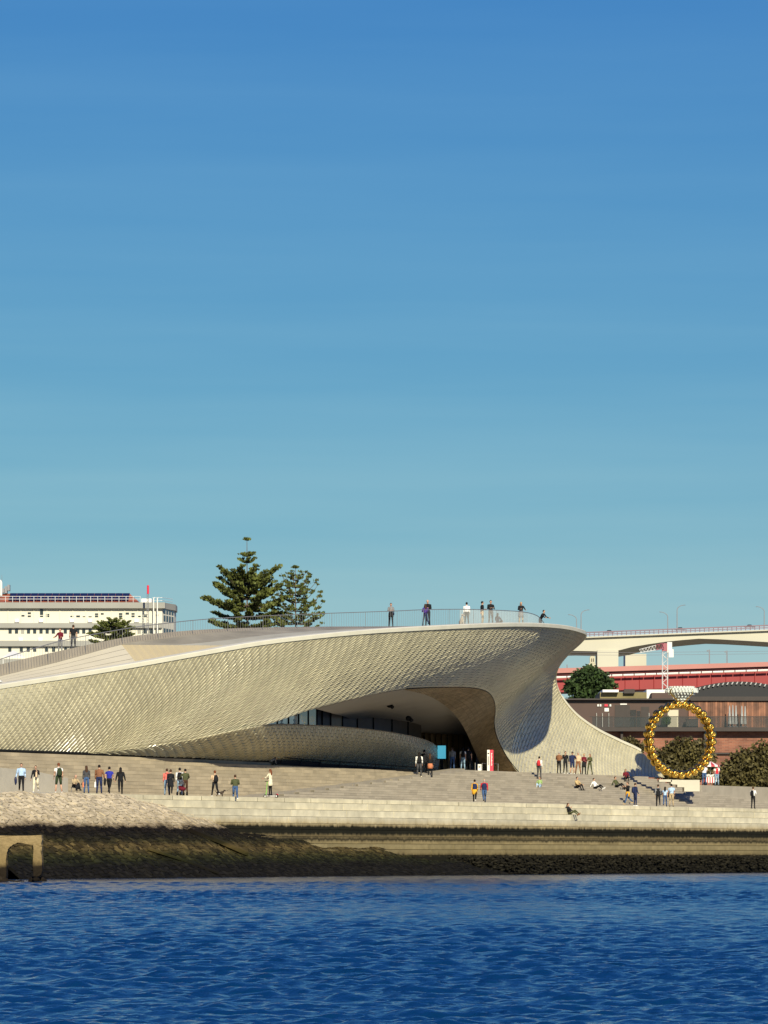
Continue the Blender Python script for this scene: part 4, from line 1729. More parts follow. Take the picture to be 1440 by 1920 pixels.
m_lamp = mat('lamp_grey', (0.22, 0.22, 0.23), 0.5, var=0.05)
for px, hgt, dirn, kind in ((1081, 1155, -1, 'shorter one at the canopy nose'), (1089.5, 1146, 1, 'taller one at the canopy nose'),
                            (1252, 1150, -1, 'shorter one above the crane'), (1269.5, 1137, 1, 'taller one above the crane'), (1433, 1140, -1, 'lone one near the right edge')):
    lamp = empty('street_lamp', D(px, vtop(px), YV + 8), 'grey viaduct street lamp, ' + kind, 'street lamp', 'lamps on the viaduct')
    b = MB()
    q = D(px, vtop(px), YV + 8)
    t_ = D(px, hgt + 6, YV + 8)
    b.tube([q, t_], [0.24, 0.16], 6)
    b.build('pole', m_lamp, lamp)
    b = MB()
    b.tube([t_, t_ + Vector((dirn * 0.4, 0, 0.9)), t_ + Vector((dirn * 1.6, 0, 1.6)), t_ + Vector((dirn * 2.6, 0, 1.8))], [0.16, 0.15, 0.14, 0.14], 6)
    b.build('arm', m_lamp, lamp)
    b = MB()
    e_ = t_ + Vector((dirn * 2.9, 0, 1.82))
    b.ball(e_, (0.55, 0.25, 0.14), 8, 5)
    b.build('lamp_head', m_lamp, lamp)
m_carpaint = mat('car_dark', (0.03, 0.032, 0.04), 0.25, var=0.05)
m_carglass = mat('car_glass', (0.02, 0.03, 0.04), 0.05, var=0.02)
for px, lab in ((1142, 'dark car on the viaduct near the canopy nose'), (1275, 'dark car on the viaduct beside the tall lamp'), (1405, 'dark car on the viaduct towards the right edge')):
    c = D(px, vtop(px) - 0.3, YV + 4)
    car = empty('car', c, lab, 'car', 'cars on the viaduct')
    b = MB()
    pl = [(-2.1, 0.35), (-2.15, 0.75), (-1.2, 0.95), (1.3, 1.0), (2.1, 0.8), (2.15, 0.35)]
    b.extrude([c + Vector((x, 0, z + 0.9)) for x, z in reversed(pl)], (0, 1.7, 0))
    b.build('body', m_carpaint, car)
    b = MB()
    pl = [(-1.1, 0.955), (-0.6, 1.45), (0.7, 1.48), (1.25, 1.005)]
    b.extrude([c + Vector((x, 0.1, z + 0.9)) for x, z in reversed(pl)], (0, 1.5, 0))
    b.build('cabin', m_carglass, car)
    for wx in (-1.35, 1.35):
        b = MB()
        b.tube([c + Vector((wx, -0.02, 1.24)), c + Vector((wx, 0.2, 1.24))], [0.33, 0.33], 10)
        b.build('wheel', m_black, car)

YRB = 1300.0
redb = empty('red_bridge', Vector((D(1250, 1295, YRB).x, YRB, 4.6)), 'long red steel girder bridge with pink parapet below the viaduct', 'bridge')


def slope(px, y_at_1045, y_at_1440):
    return y_at_1045 + (y_at_1440 - y_at_1045) * (px - 1045) / 395.0


for nm, (l0, r0_), (l1, r1_), y0_, m_ in (('parapet', (1253, 1241), (1262, 1249.5), -2.0, m_pink), ('upper_flange', (1262.2, 1249.7), (1267, 1253.6), -1.0, mat('bridge_dark_red', (0.12, 0.014, 0.016), 0.6, var=0.08)),
                                          ('main_girder', (1267.2, 1253.8), (1298, 1284.5), 0.0, m_redsteel)):
    b = MB()
    xs_ = (940, 1045, 1440, 1600)
    tp = [D(x, slope(x, l0, r0_), YRB + y0_) for x in xs_]
    bt = [D(x, slope(x, l1, r1_), YRB + y0_) for x in xs_]
    dp = Vector((0, 16 - y0_, 0))
    b.grid([[p + dp for p in tp], tp, bt, [p + dp for p in bt]])
    b.build(nm, m_, redb)
b = MB()
for k in range(26):
    x0 = 1000 + 21 * k
    p_, q_ = D(x0 + 0.8, slope(x0, 1270, 1256.5), YRB - 2.2), D(x0 + 20, slope(x0 + 20, 1270, 1256.5), YRB - 2.2)
    b = MB()
    b.tube([p_, q_], [0.33, 0.33], 6)
    b.build('pipe_section', m_white, redb)
for k in range(18):
    x0 = 1010 + 27 * k
    b = MB()
    b.tube([D(x0, slope(x0, 1273, 1259), YRB - 0.1), D(x0, slope(x0, 1297, 1283.5), YRB - 0.1)], [0.10, 0.10], 4)
    b.build('web_stiffener', m_redsteel, redb)
for px, up, lab in ((1063, 1246, 'short mast rising from the red bridge by the canopy neck'), (1330, 1218, 'overhead line mast on the red bridge, left of the pair'), (1363, 1220, 'overhead line mast on the red bridge, right of the pair')):
    ms = empty('catenary_mast', D(px, slope(px, 1253, 1241), YRB + 6), lab, 'mast', 'masts on the red bridge')
    b = MB()
    b.tube([D(px, slope(px, 1253, 1241), YRB + 6), D(px, up, YRB + 6)], [0.2, 0.16], 5)
    b.build('pole', m_lamp, ms)
    if px > 1100:
        b = MB()
        b.tube([D(px, up + 1, YRB + 6), D(px - 5, up + 2.0, YRB + 6)], [0.14, 0.10], 5)
        b.tube([D(px - 5, up + 2.0, YRB + 6), D(px - 1, up + 5, YRB + 6)], [0.08, 0.08], 5)
        b.build('bracket', m_lamp, ms)
b = MB()
for yl, yr in ((1222, 1220.5), (1227, 1225)):
    b.tube([D(1000, yl + 1, YRB + 6), D(1200, yl + 1.4, YRB + 6), D(1330, yl, YRB + 6), D(1500, yr, YRB + 6)], 0.045, 4)
b.build('overhead_wires', m_lamp, redb, kind='stuff')
# small ornate tower far behind
YTW = 1900.0
tow = empty('stone_tower', D(1110, 1255, YTW), 'small pale ornate stone tower far behind, left of the viaduct pier', 'tower')
m_tow = mat('tower_stone', (0.52, 0.47, 0.33), 0.85, var=0.1, scale=0.1)
for nm, x0, x1, y0, y1 in (('base', 1103.5, 1118.5, 1244, 1330), ('shaft', 1106, 1116, 1232, 1243.8), ('belfry', 1107, 1115.2, 1222, 1231.8), ('cap', 1106, 1116.2, 1219.5, 1221.8)):
    a_, c_ = D(x0, y0, YTW), D(x1, y1, YTW)
    b = MB()
    b.box(a_.x, c_.x, YTW, YTW + 2.2, max(c_.z, 4), a_.z)
    b.build(nm, m_tow, tow)
for x0 in (1108.6, 1112.0):
    for y0, y1 in ((1225, 1230), (1234.5, 1241)):
        a_, c_ = D(x0, y0, YTW - 0.06), D(x0 + 1.6, y1, YTW - 0.06)
        b = MB()
        b.box(a_.x, c_.x, YTW - 0.06, YTW - 0.01, c_.z, a_.z)
        b.build('opening', m_slab, tow)
# construction crane
YC = 1150.0
crane = empty('tower_crane', Vector((D(1247, 1300, YC).x, YC, 4.6)), 'white lattice tower crane with folded red jib in front of the bridges', 'crane')
m_cranew = mat('crane_white', (0.66, 0.64, 0.60), 0.6, var=0.05)
m_craner = mat('crane_red', (0.34, 0.10, 0.12), 0.6, var=0.2, scale=0.6)
xl, xr = D(1242.4, 1290, YC).x, D(1252, 1290, YC).x
zt_, zb_ = D(1247, 1221, YC).z, 4.6
legs = [(xl, YC), (xr, YC), (xl, YC + xr - xl), (xr, YC + xr - xl)]
for (x_, y_) in legs:
    b = MB()
    b.tube([(x_, y_, zb_), (x_, y_, zt_)], [0.10, 0.10], 4)
    b.build('mast_leg', m_cranew, crane)
z_ = D(1247, 1306, YC).z
k = 0
while z_ < zt_ - 0.6:
    z2 = min(z_ + 1.25, zt_)
    s_ = k % 2
    for yy in (YC, YC + xr - xl):
        b = MB()
        b.tube([(xl if s_ else xr, yy, z_), (xr if s_ else xl, yy, z2)], [0.065, 0.065], 4)
        b.build('lattice_brace', m_cranew, crane)
    z_ = z2
    k += 1
b = MB()
a_, c_ = D(1251, 1204, YC), D(1260, 1224, YC)
b.box(a_.x, c_.x, YC - 0.3, YC + 1.4, c_.z, a_.z)
b.build('machinery_house', m_cranew, crane)
b = MB()
a_, c_ = D(1254, 1217.5, YC - 0.4), D(1263, 1232.5, YC - 0.4)
b.box(a_.x, c_.x, YC - 0.6, YC - 0.32, c_.z, a_.z)
b.build('counterweight', m_cranew, crane)
b = MB()
b.box(xl - 0.1, xr + 0.15, YC - 0.2, YC + 1.5, zt_ + 0.02, D(1247, 1206, YC).z)
b.build('slewing_frame', m_craner, crane)
j0, j1 = D(1245, 1211, YC - 0.5), D(1199, 1221, YC - 0.5)
for k in range(15):
    f0, f1 = k / 15, (k + 1) / 15
    up0 = j0.lerp(j1, f0) + Vector((0, 0, 0.75 - 0.3 * f0))
    up1 = j0.lerp(j1, f1) + Vector((0, 0, 0.75 - 0.3 * f1))
    lo0, lo1 = j0.lerp(j1, f0) - Vector((0, 0, 0.75 - 0.3 * f0)), j0.lerp(j1, f1) - Vector((0, 0, 0.75 - 0.3 * f1))
    b = MB()
    b.tube([up0, up1], [0.09, 0.09], 4)
    b.tube([lo0, lo1], [0.09, 0.09], 4)
    b.tube([up0 if k % 2 else lo0, lo1 if k % 2 else up1], [0.06, 0.06], 4)
    b.build('jib_panel', m_craner if k < 5 else m_cranew, crane)

# ================================================================== apartment-like white block at the left
YL_ = 760.0
m_bwhite = mat('render_cream', (0.66, 0.62, 0.50), 0.8, var=0.05, scale=0.1)
m_band = mat('grey_band', (0.30, 0.29, 0.255), 0.8, var=0.08, scale=0.2)
m_rooft = mat('clay_tile', (0.30, 0.085, 0.045), 0.85, var=0.25, scale=0.6)
m_solar = mat('solar_panel', (0.012, 0.014, 0.028), 0.25, var=0.1)
m_win = mat('dark_window', (0.035, 0.045, 0.05), 0.15, var=0.2)
blk = empty('white_office_block', Vector((D(150, 1230, YL_).x, YL_, 4.6)), 'long cream office block with grey bands and rooftop solar panels', 'building')


def lbox(name, x0, x1, y0, y1, d0, d1, m, parent=blk):
    a_, c_ = D(x0, y0, YL_), D(x1, y1, YL_)
    b_ = MB()
    b_.box(a_.x, c_.x, YL_ + d0, YL_ + d1, c_.z, a_.z)
    return b_.build(name, m, parent)


a_, c_ = D(-90, 1139, YL_), D(304, 1262, YL_)
wb = MB()
xe = D(323, 1139, YL_).x
wb.extrude([(a_.x, YL_, 4.6), (c_.x, YL_, 4.6), (xe, YL_ + 7, 4.6), (xe, YL_ + 14, 4.6), (a_.x, YL_ + 14, 4.6)], (0, 0, a_.z - 4.6))
wb.build('wall', m_bwhite, blk)
for nm, y0, y1, d0 in (('cornice_band', 1130, 1141, -0.9), ('floor_band', 1168.5, 1177.5, -0.7), ('floor_band', 1201.5, 1212, -0.7), ('floor_band', 1236, 1246, -0.7)):
    lbox(nm, -90, 304 if y0 > 1140 else 310, y0, y1, d0, -0.01 if y0 > 1135 else 12, m_band)
# angled end bay
b = MB()
zc0, zc1 = D(310, 1141, YL_).z, D(310, 1121, YL_).z
b.extrude([(D(304, 1130, YL_).x, YL_ - 0.5, zc0), (D(326, 1130, YL_).x, YL_ + 6.6, zc0), (D(326, 1130, YL_).x, YL_ + 13, zc0), (D(304, 1130, YL_).x, YL_ + 13, zc0)], (0, 0, 1.1))
b.build('end_cornice', m_band, blk)
for k in range(4):
    f0 = 0.12 + 0.22 * k
    pa = Vector((c_.x, YL_, 0)).lerp(Vector((xe, YL_ + 7, 0)), f0)
    pb = Vector((c_.x, YL_, 0)).lerp(Vector((xe, YL_ + 7, 0)), f0 + 0.15)
    for y0, y1 in ((1143, 1152), (1155, 1166), (1179, 1198)):
        z0, z1 = D(310, y1, YL_ + 3).z, D(310, y0, YL_ + 3).z
        nv = Vector((0.55, -0.83, 0)) * 0.06
        b = MB()
        b.hexa([Vector((pa.x, pa.y, z0)) + nv, Vector((pb.x, pb.y, z0)) + nv, Vector((pb.x, pb.y, z0)), Vector((pa.x, pa.y, z0)), Vector((pa.x, pa.y, z1)) + nv, Vector((pb.x, pb.y, z1)) + nv, Vector((pb.x, pb.y, z1)), Vector((pa.x, pa.y, z1))])
        b.build('window', m_win, blk)
win_top = [(39.5, 1153, 46, 1156), (52, 1148, 58, 1151.5), (52, 1154, 58, 1157), (75, 1141.5, 81, 1153), (75, 1154.5, 81, 1157), (86, 1151, 92.5, 1153.3), (86, 1154, 92.5, 1157), (132, 1154.5, 138, 1157), (143, 1154, 150, 1157.3), (155, 1155.5, 161, 1157), (166, 1155.5, 172, 1157.3),
           (178, 1150, 184, 1153), (178, 1154, 184, 1157.3), (189, 1149.5, 194.5, 1152.5), (223, 1149.5, 229.5, 1153), (223, 1154, 229.5, 1157.3), (235.5, 1148.5, 242, 1152.3), (246.5, 1149.5, 252.5, 1152.5), (246.5, 1154, 252.5, 1157.3), (258, 1154.5, 264, 1157), (270, 1152, 275.5, 1154), (270, 1154.8, 275.5, 1157.2), (292, 1152, 297, 1155)]
for (x0, y0, x1, y1) in win_top:
    w_ = lbox('window', x0, x1, y0, y1, -0.05, -0.012, m_win)
    lbox('window_sill', x0 - 0.5, x1 + 0.5, y1 + 0.1, y1 + 0.7, -0.16, -0.012, m_bwhite, w_)
for x0 in (16, 28, 39.5, 50.5, 62, 74, 85.5, 97, 119.5, 131, 143, 154, 166, 189, 200, 212, 224, 236, 258, 269, 280, 291):
    w_ = lbox('window', x0, x0 + 6, 1179, 1188, -0.05, -0.012, m_win if int(x0) % 3 else m_band)
    lbox('window_panel', x0, x0 + 6, 1190, 1192.3, -0.05, -0.012, m_win, w_)
for x0 in (15.5, 37, 50, 62, 84, 97.5, 120, 131.5):
    lbox('window', x0, x0 + 6, 1213.5, 1222, -0.05, -0.012, m_win)
for k in range(13):
    x_ = -10 + 24.3 * k
    lbox('pilaster', x_, x_ + 1.6, 1141.2, 1168.3, -0.12, -0.01, m_bwhite)
for (x_, y_) in ((28, 1161), (73, 1161), (131, 1161), (165, 1161), (252, 1161), (35, 1196), (72, 1196), (166, 1196)):
    ac = lbox('air_conditioner', x_, x_ + 8.5, y_, y_ + 6, -0.5, -0.05, m_white)
    c = D(x_ + 3, y_ + 3, YL_ - 0.52)
    b = MB()
    b.tube([c, c + Vector((0, -0.03, 0))], [0.2, 0.2], 10)
    b.build('fan_grille', m_win, ac)
# tiled roof with solar panels and rail
zr0, zr1 = D(0, 1129.5, YL_).z, D(0, 1110, YL_).z
b = MB()
xa, xb = D(-120, 1110, YL_).x, D(262, 1129, YL_).x
xt = D(240, 1110, YL_).x
b.hexa([(xa, YL_ + 0.3, zr0), (xb, YL_ + 0.3, zr0), (xb, YL_ + 12, zr0), (xa, YL_ + 12, zr0), (xa, YL_ + 5, zr1), (xt, YL_ + 5, zr1), (xt, YL_ + 8, zr1), (xa, YL_ + 8, zr1)])
b.build('tiled_roof', m_rooft, blk)
for k in range(17):
    x0, x1 = 15 + 13.3 * k, 15 + 13.3 * (k + 1) - 0.6
    for f0, f1 in ((0.14, 0.52), (0.56, 0.95)):
        b = MB()
        pz = lambda x, f: Vector((D(x, 1120, YL_).x, YL_ + 0.3 + 4.7 * f - 0.12, zr0 + (zr1 - zr0) * f + 0.12))
        b.hexa([pz(x0, f0), pz(x1, f0), pz(x1, f1), pz(x0, f1)] + [pz(x0, f0) + Vector((0, -0.04, 0.05)), pz(x1, f0) + Vector((0, -0.04, 0.05)), pz(x1, f1) + Vector((0, -0.04, 0.05)), pz(x0, f1) + Vector((0, -0.04, 0.05))])
        b.build('solar_panel', m_solar, blk)
for y_ in (1118.2, 1123.2):
    b = MB()
    b.tube([D(-60, y_, YL_ - 0.6), D(263, y_, YL_ - 0.6)], [0.045, 0.045], 5)
    b.build('roof_rail', m_cranew, blk)
for k in range(21):
    x_ = -3 + 13.3 * k
    b = MB()
    b.tube([D(x_, 1130, YL_ - 0.6), D(x_, 1118, YL_ - 0.6)], [0.045, 0.045], 5)
    b.build('rail_post', m_cranew, blk)
lbox('roof_box', 264, 283, 1121, 1129.8, 2, 6, m_white)
for y_ in (1120.5, 1126):
    b = MB()
    b.tube([D(286, y_, YL_ - 0.2), D(304, y_, YL_ - 0.2), D(324, y_ + 3, YL_ + 6.5)], [0.045] * 3, 5)
    b.build('roof_rail', m_cranew, blk)
for px in (288, 295):
    b = MB()
    b.tube([D(px, 1260, YL_ - 1.2), D(px, 1122, YL_ - 1.2), D(px + 1.5, 1120.5, YL_ - 0.8)], [0.11, 0.11, 0.11], 6)
    b.build('flue_pipe', m_white, blk)
# rooftop plant at the far left edge
pl = empty('rooftop_plant', D(8, 1117, YL_ + 5), 'grey rooftop ventilation plant with mast at the far left', 'plant equipment')
b = MB()
for (x0, x1, y0, y1) in ((-12, 3, 1101, 1117), (4, 9, 1104, 1112), (9.5, 14, 1100, 1113), (14.5, 19, 1097, 1108)):
    p_, q_ = D(x0, y0, YL_ + 5), D(x1, y1, YL_ + 5)
    b = MB()
    b.box(p_.x, q_.x, YL_ + 4, YL_ + 5.6, q_.z, p_.z)
    b.build('unit', m_lamp, pl)
b = MB()
b.tube([D(2, 1117, YL_ + 3), D(2, 1092, YL_ + 3), D(0, 1088, YL_ + 3)], [0.22, 0.22, 0.2], 6)
b.build('duct', m_white, pl)
b = MB()
b.tube([D(3.5, 1100, YL_ + 5), D(3.5, 1078, YL_ + 5)], [0.06, 0.03], 5)
b.build('mast', m_lamp, pl)
# lattice antenna mast with red top
ant = empty('antenna_mast', D(277, 1205, YL_ - 6), 'slim lattice antenna mast with a red top in front of the office block', 'mast')
for dx_ in (-2, 2):
    b = MB()
    b.tube([D(277 + dx_, 1262, YL_ - 6), D(277 + dx_ * 0.6, 1113, YL_ - 6)], [0.05, 0.05], 4)
    b.build('mast_leg', m_lamp, ant)
for k in range(22):
    y_ = 1115 + 5 * k
    s_ = 1 if k % 2 else -1
    b = MB()
    b.tube([D(277 - 1.7 * s_, y_, YL_ - 6), D(277 + 1.7 * s_, y_ + 5, YL_ - 6)], [0.03, 0.03], 4)
    b.build('brace', m_lamp, ant)
b = MB()
b.tube([D(277.5, 1113.5, YL_ - 6), D(277.5, 1097.5, YL_ - 6)], [0.19, 0.19], 8)
b.build('red_top', m_red, ant)
# white tent roof
tent = empty('white_tent', D(25, 1240, 420), 'small white peaked tent behind the roof railing at the left', 'tent')
b = MB()
pk = D(25, 1219, 420)
cr4 = [D(6, 1231, 418), D(46, 1231, 418), D(46, 1231, 422), D(6, 1231, 422)]
for k in range(4):
    b.face([cr4[k], cr4[(k + 1) % 4], pk])
b.grid([[p for p in cr4 + cr4[:1]], [p - Vector((0, 0, 0.12)) for p in cr4 + cr4[:1]]])
b.build('canopy', m_white, tent)
for c in cr4:
    b = MB()
    b.tube([Vector((c.x, c.y, 4.6)), c - Vector((0, 0, 0.1))], [0.04, 0.04], 5)
    b.build('pole', m_white, tent)

# ================================================================== people
CLOTH = {}
SKIN = mat('skin', (0.50, 0.29, 0.19), 0.6, var=0.05)
SKIN2 = mat('skin_tan', (0.40, 0.22, 0.14), 0.6, var=0.05)
EYE = mat('eye_dark', (0.02, 0.015, 0.012), 0.4, var=0.02)
LIP = mat('lips', (0.36, 0.12, 0.10), 0.6, var=0.02)
PAL = dict(black=(0.012, 0.012, 0.014), navy=(0.018, 0.026, 0.075), blue=(0.03, 0.035, 0.30), jeans=(0.05, 0.095, 0.20), ltjeans=(0.22, 0.32, 0.42), sky=(0.40, 0.54, 0.72), white=(0.78, 0.76, 0.72), cream=(0.70, 0.62, 0.44),
           grey=(0.20, 0.20, 0.20), dgrey=(0.06, 0.06, 0.065), brown=(0.22, 0.10, 0.05), dbrown=(0.07, 0.035, 0.02), olive=(0.075, 0.080, 0.035), tan=(0.50, 0.36, 0.18), peach=(0.62, 0.44, 0.28), red=(0.50, 0.03, 0.04),
           maroon=(0.14, 0.012, 0.022), yellow=(0.70, 0.36, 0.03), green=(0.30, 0.42, 0.16), dgreen=(0.03, 0.045, 0.02), purple=(0.07, 0.03, 0.22), khaki=(0.42, 0.32, 0.19), coral=(0.62, 0.16, 0.13), hblack=(0.012, 0.009, 0.008), hbrown=(0.06, 0.03, 0.016), hgrey=(0.36, 0.34, 0.31),
           hblond=(0.42, 0.27, 0.10), hred=(0.16, 0.05, 0.02), orange=(0.55, 0.20, 0.10))


def cloth(c):
    return mat('cloth_' + c, PAL[c], 0.85, var=0.18, scale=14.0, bump=0.006, bscale=30, spec=0.2)


def hand(b, wrist, d, side, mi):
    """palm, four unequal curled fingers and a thumb leaving the side of the palm"""
    d = Vector(d).normalized()
    fwd = Vector((0, -1, 0))
    sd = d.cross(fwd)
    if sd.length < 0.1:
        sd = Vector((1, 0, 0))
    sd.normalize()
    fw = sd.cross(d).normalized()
    palm_e = wrist + d * 0.085
    b.tube([wrist, wrist + d * 0.04, palm_e], [(0.018, 0.024), (0.016, 0.040), (0.014, 0.040)], 6, mi, lat=tuple(sd))
    for i, (o, ln) in enumerate(((-0.030, 0.065), (-0.010, 0.080), (0.010, 0.075), (0.029, 0.058))):
        r0_ = palm_e + fw * o - d * 0.008
        k1 = r0_ + d * ln * 0.5 + sd * (-side) * 0.006
        k2 = k1 + d * ln * 0.4 + sd * (-side) * 0.022
        b.tube([r0_, k1, k2], [0.0095, 0.009, 0.007], 5, mi)
    t0_ = wrist + d * 0.03 - fw * -0.036
    b.tube([t0_, t0_ + d * 0.035 + fw * 0.022, t0_ + d * 0.062 + fw * 0.026], [0.011, 0.010, 0.008], 5, mi)


def person(spec):
    """spec keys: at=(px, w) or pos, face (degrees, 0 = to camera), H, pose, top, legs, shoes, hair, style, sleeve, extras, label"""
    H = spec.get('H', 1.72)
    s = H / 1.75
    pose = spec.get('pose', 'stand')
    female = spec.get('f', False)
    if 'pos' in spec:
        pos = Vector(spec['pos'])
    else:
        px, w = spec['at']
        pos = PZ(px, w, ground_z(px, w) + 0.004)
    root = empty('person', pos, spec['label'], 'person', spec.get('group'), rz=R(spec.get('face', 180)))
    root.scale = (s * rnd.uniform(0.97, 1.03), s * rnd.uniform(0.95, 1.05), s)
    mats = [cloth(spec.get('top', 'black')), cloth(spec.get('legs', 'black')), cloth(spec.get('shoes', 'black')), SKIN if not spec.get('tanned') else SKIN2, EYE, LIP, cloth(spec.get('sleeves', spec.get('top', 'black')))]
    TOP, LEG, SHO, SK, EY, LP, SLV = range(7)
    b = MB()
    ph = spec.get('phase', 1)
    lean = spec.get('lean', 0.0)
    seat = pose in ('sit', 'recline')
    hipz = 0.93
    if seat:
        hipz = 0.10
    hy = 0.0
    # ---- legs
    feet = []
    for sd in (-1, 1):
        hip = Vector((sd * 0.09, hy, hipz - 0.02))
        if pose == 'walk':
            a = R(24) * (1 if sd * ph > 0 else -1)
            kb = R(4) if a > 0 else R(26)
            kn = hip + Vector((0, -math.sin(a) * 0.43, -math.cos(a) * 0.43))
            an = kn + Vector((0, -math.sin(a - kb) * 0.42, -math.cos(a - kb) * 0.42))
        elif pose == 'sit':
            kn = hip + Vector((sd * 0.05, -0.36, 0.24))
            an = kn + Vector((sd * 0.01, -0.16, -0.40))
        elif pose == 'recline':
            kn = hip + Vector((sd * 0.04, -0.36, 0.26 if sd > 0 else 0.17))
            an = kn + Vector((0, -0.34, -0.28 if sd > 0 else -0.24))
        elif pose == 'lean':
            kn = hip + Vector((sd * 0.02, -0.14 if sd > 0 else 0.04, -0.41))
            an = kn + Vector((0, 0.10 if sd > 0 else 0.02, -0.42))
        else:
            kn = hip + Vector((sd * spec.get('stance', 0.025), -0.02, -0.43))
            an = kn + Vector((sd * spec.get('stance', 0.025), 0.03, -0.42))
        bare = spec.get('shorts')
        mid = (hip + kn) / 2
        rl = 0.92 if female else 1.0
        loose = spec.get('loose', 1.0)
        b.tube([hip + Vector((0, 0, 0.05)), mid, kn], [0.098 * rl, 0.082 * rl * loose, 0.062 * loose], 8, LEG)
        cm = kn.lerp(an, 0.35)
        b.tube([kn + (hip - kn) * 0.04, cm, an], [0.060 * loose, 0.056 * loose, 0.042 * loose], 8, SK if bare else LEG)
        # shoe: heel to toe
        toe = Vector((sd * 0.012, -1, 0)).normalized()
        if pose == 'recline':
            toe = Vector((0, -0.6, 0.7)).normalized()
        fz = an + Vector((0, 0, -0.045))
        b.tube([fz + toe * -0.07, fz + toe * 0.0 + Vector((0, 0, 0.012)), fz + toe * 0.10, fz + toe * 0.18], [(0.034, 0.036), (0.042, 0.048), (0.044, 0.034), (0.026, 0.020)], 8, SHO, lat=(1, 0, 0))
        feet.append(an)
    if not seat:
        dz = min(f.z for f in feet) - 0.083
        off = Vector((0, 0, -dz))
    else:
        off = Vector((0, 0, 0))
    # ---- trunk, neck and head as one loft
    L = lean
    back = -0.35 if pose == 'recline' else 0.0

    def tq(h):
        dh = h - 0.93
        return Vector((0, hy - math.sin(L) * dh - back * dh, hipz + dh * math.cos(L) * (0.94 if back else 1)))

    sw = 0.94 if female else 1.06
    bulk = spec.get('bulk', 1.0)
    b.tube([tq(0.86), tq(0.93), tq(1.03), tq(1.14), tq(1.28), tq(1.40), tq(1.455), tq(1.485)],
           [(0.130, 0.090), (0.165 * bulk, 0.115 * bulk), (0.150 * bulk * sw, 0.105 * bulk), (0.150 * bulk * sw, 0.108 * bulk), (0.178 * sw * bulk, 0.122 * bulk), (0.185 * sw, 0.105), (0.120, 0.075), (0.062, 0.060)],
           12, [LEG, LEG if not spec.get('longtop') else TOP, TOP, TOP, TOP, TOP, TOP], lat=(1, 0, 0))
    nod = spec.get('nod', 0.0)
    hb = tq(1.47)
    hd = hb + Vector((0, -0.02 - 0.09 * nod, 0.165 - 0.02 * abs(nod)))
    b.tube([hb, hb + Vector((0, -0.008, 0.05)), hd + Vector((0, 0.012, -0.055))], [0.060, 0.054, 0.058], 8, SK, lat=(1, 0, 0))
    # head: jaw to crown
    b.tube([hd + Vector((0, -0.020, -0.115)), hd + Vector((0, -0.012, -0.075)), hd + Vector((0, -0.002, -0.02)), hd + Vector((0, 0.004, 0.04)), hd + Vector((0, 0.008, 0.085)), hd + Vector((0, 0.008, 0.112))],
           [(0.030, 0.040), (0.056, 0.074), (0.072, 0.092), (0.075, 0.096), (0.056, 0.072), (0.018, 0.022)], 10, SK, lat=(1, 0, 0))
    # face: nose, eyes, mouth, ears
    b.tube([hd + Vector((0, -0.088, 0.012)), hd + Vector((0, -0.112, -0.030)), hd + Vector((0, -0.090, -0.038))], [0.008, 0.014, 0.010], 5, SK)
    for sd in (-1, 1):
        b.ball(hd + Vector((sd * 0.031, -0.083, 0.008)), (0.012, 0.008, 0.007), 6, 4, EY)
        b.ball(hd + Vector((sd * 0.076, 0.004, -0.012)), (0.010, 0.020, 0.030), 6, 4, SK)
    b.ball(hd + Vector((0, -0.084, -0.062)), (0.024, 0.008, 0.007), 6, 4, LP)
    # ---- arms
    arms = spec.get('arms', ('swing', 'swing'))
    hands = []
    for sd, kind in zip((-1, 1), arms):
        sh = tq(1.405) + Vector((sd * 0.185 * sw, 0, 0))
        if kind == 'swing':
            a = R(18) * (-1 if sd * ph > 0 else 1) if pose == 'walk' else R(rnd.uniform(-8, 14))
            el = sh + Vector((sd * 0.03, -math.sin(a) * 0.28, -math.cos(a) * 0.28))
            wr = el + Vector((sd * 0.005, -math.sin(a + R(16)) * 0.25, -math.cos(a + R(16)) * 0.25))
        elif kind == 'out':
            el = sh + Vector((sd * 0.075, 0.02, -0.27))
            wr = el + Vector((sd * 0.05, -0.08, -0.24))
        elif kind == 'fold':
            el = sh + Vector((sd * 0.06, -0.05, -0.27))
            wr = el + Vector((-sd * 0.13, -0.20, 0.05))
        elif kind == 'up':
            el = sh + Vector((sd * 0.07, -0.12, -0.23))
            wr = el + Vector((-sd * 0.10, -0.15, 0.20))
        elif kind == 'rail':
            el = sh + Vector((sd * 0.10, -0.14, -0.22))
            wr = el + Vector((0, -0.22, -0.06))
        elif kind == 'knee':
            el = sh + Vector((sd * 0.07, -0.16, -0.22))
            wr = el + Vector((-sd * 0.04, -0.22, -0.06))
        elif kind == 'prop':
            el = sh + Vector((sd * 0.08, 0.12, -0.25))
            wr = el + Vector((sd * 0.02, 0.08, -0.21))
        bare = spec.get('sleeve') == 'short'
        m2 = SK if bare else SLV
        cu = el.lerp(wr, 0.9)
        b.tube([tq(1.42) + Vector((sd * 0.115, 0, 0)), sh, sh.lerp(el, 0.5), el], [0.058, 0.062 * bulk, 0.053 * bulk, 0.045 * bulk], 8, [SLV, SLV, m2 if bare else SLV])
        b.tube([el + (sh - el) * 0.05, el.lerp(wr, 0.4), cu], [0.045 * bulk, 0.043 * bulk, 0.033], 8, m2)
        b.tube([cu - (wr - el) * 0.04, wr], [0.026, 0.024], 6, SK)
        hand(b, wr, wr - el, sd, SK)
        hands.append(wr + (wr - el).normalized() * 0.08)
    for i in range(len(b.v)):
        v = b.v[i]
        b.v[i] = (v[0], v[1], v[2] + off.z)
    body = local('body', b, mats, root, smooth=True)

    def up(p):
        return Vector(p) + off

    # ---- hair
    hc = spec.get('hair', 'hbrown')
    style = spec.get('style', 'short')
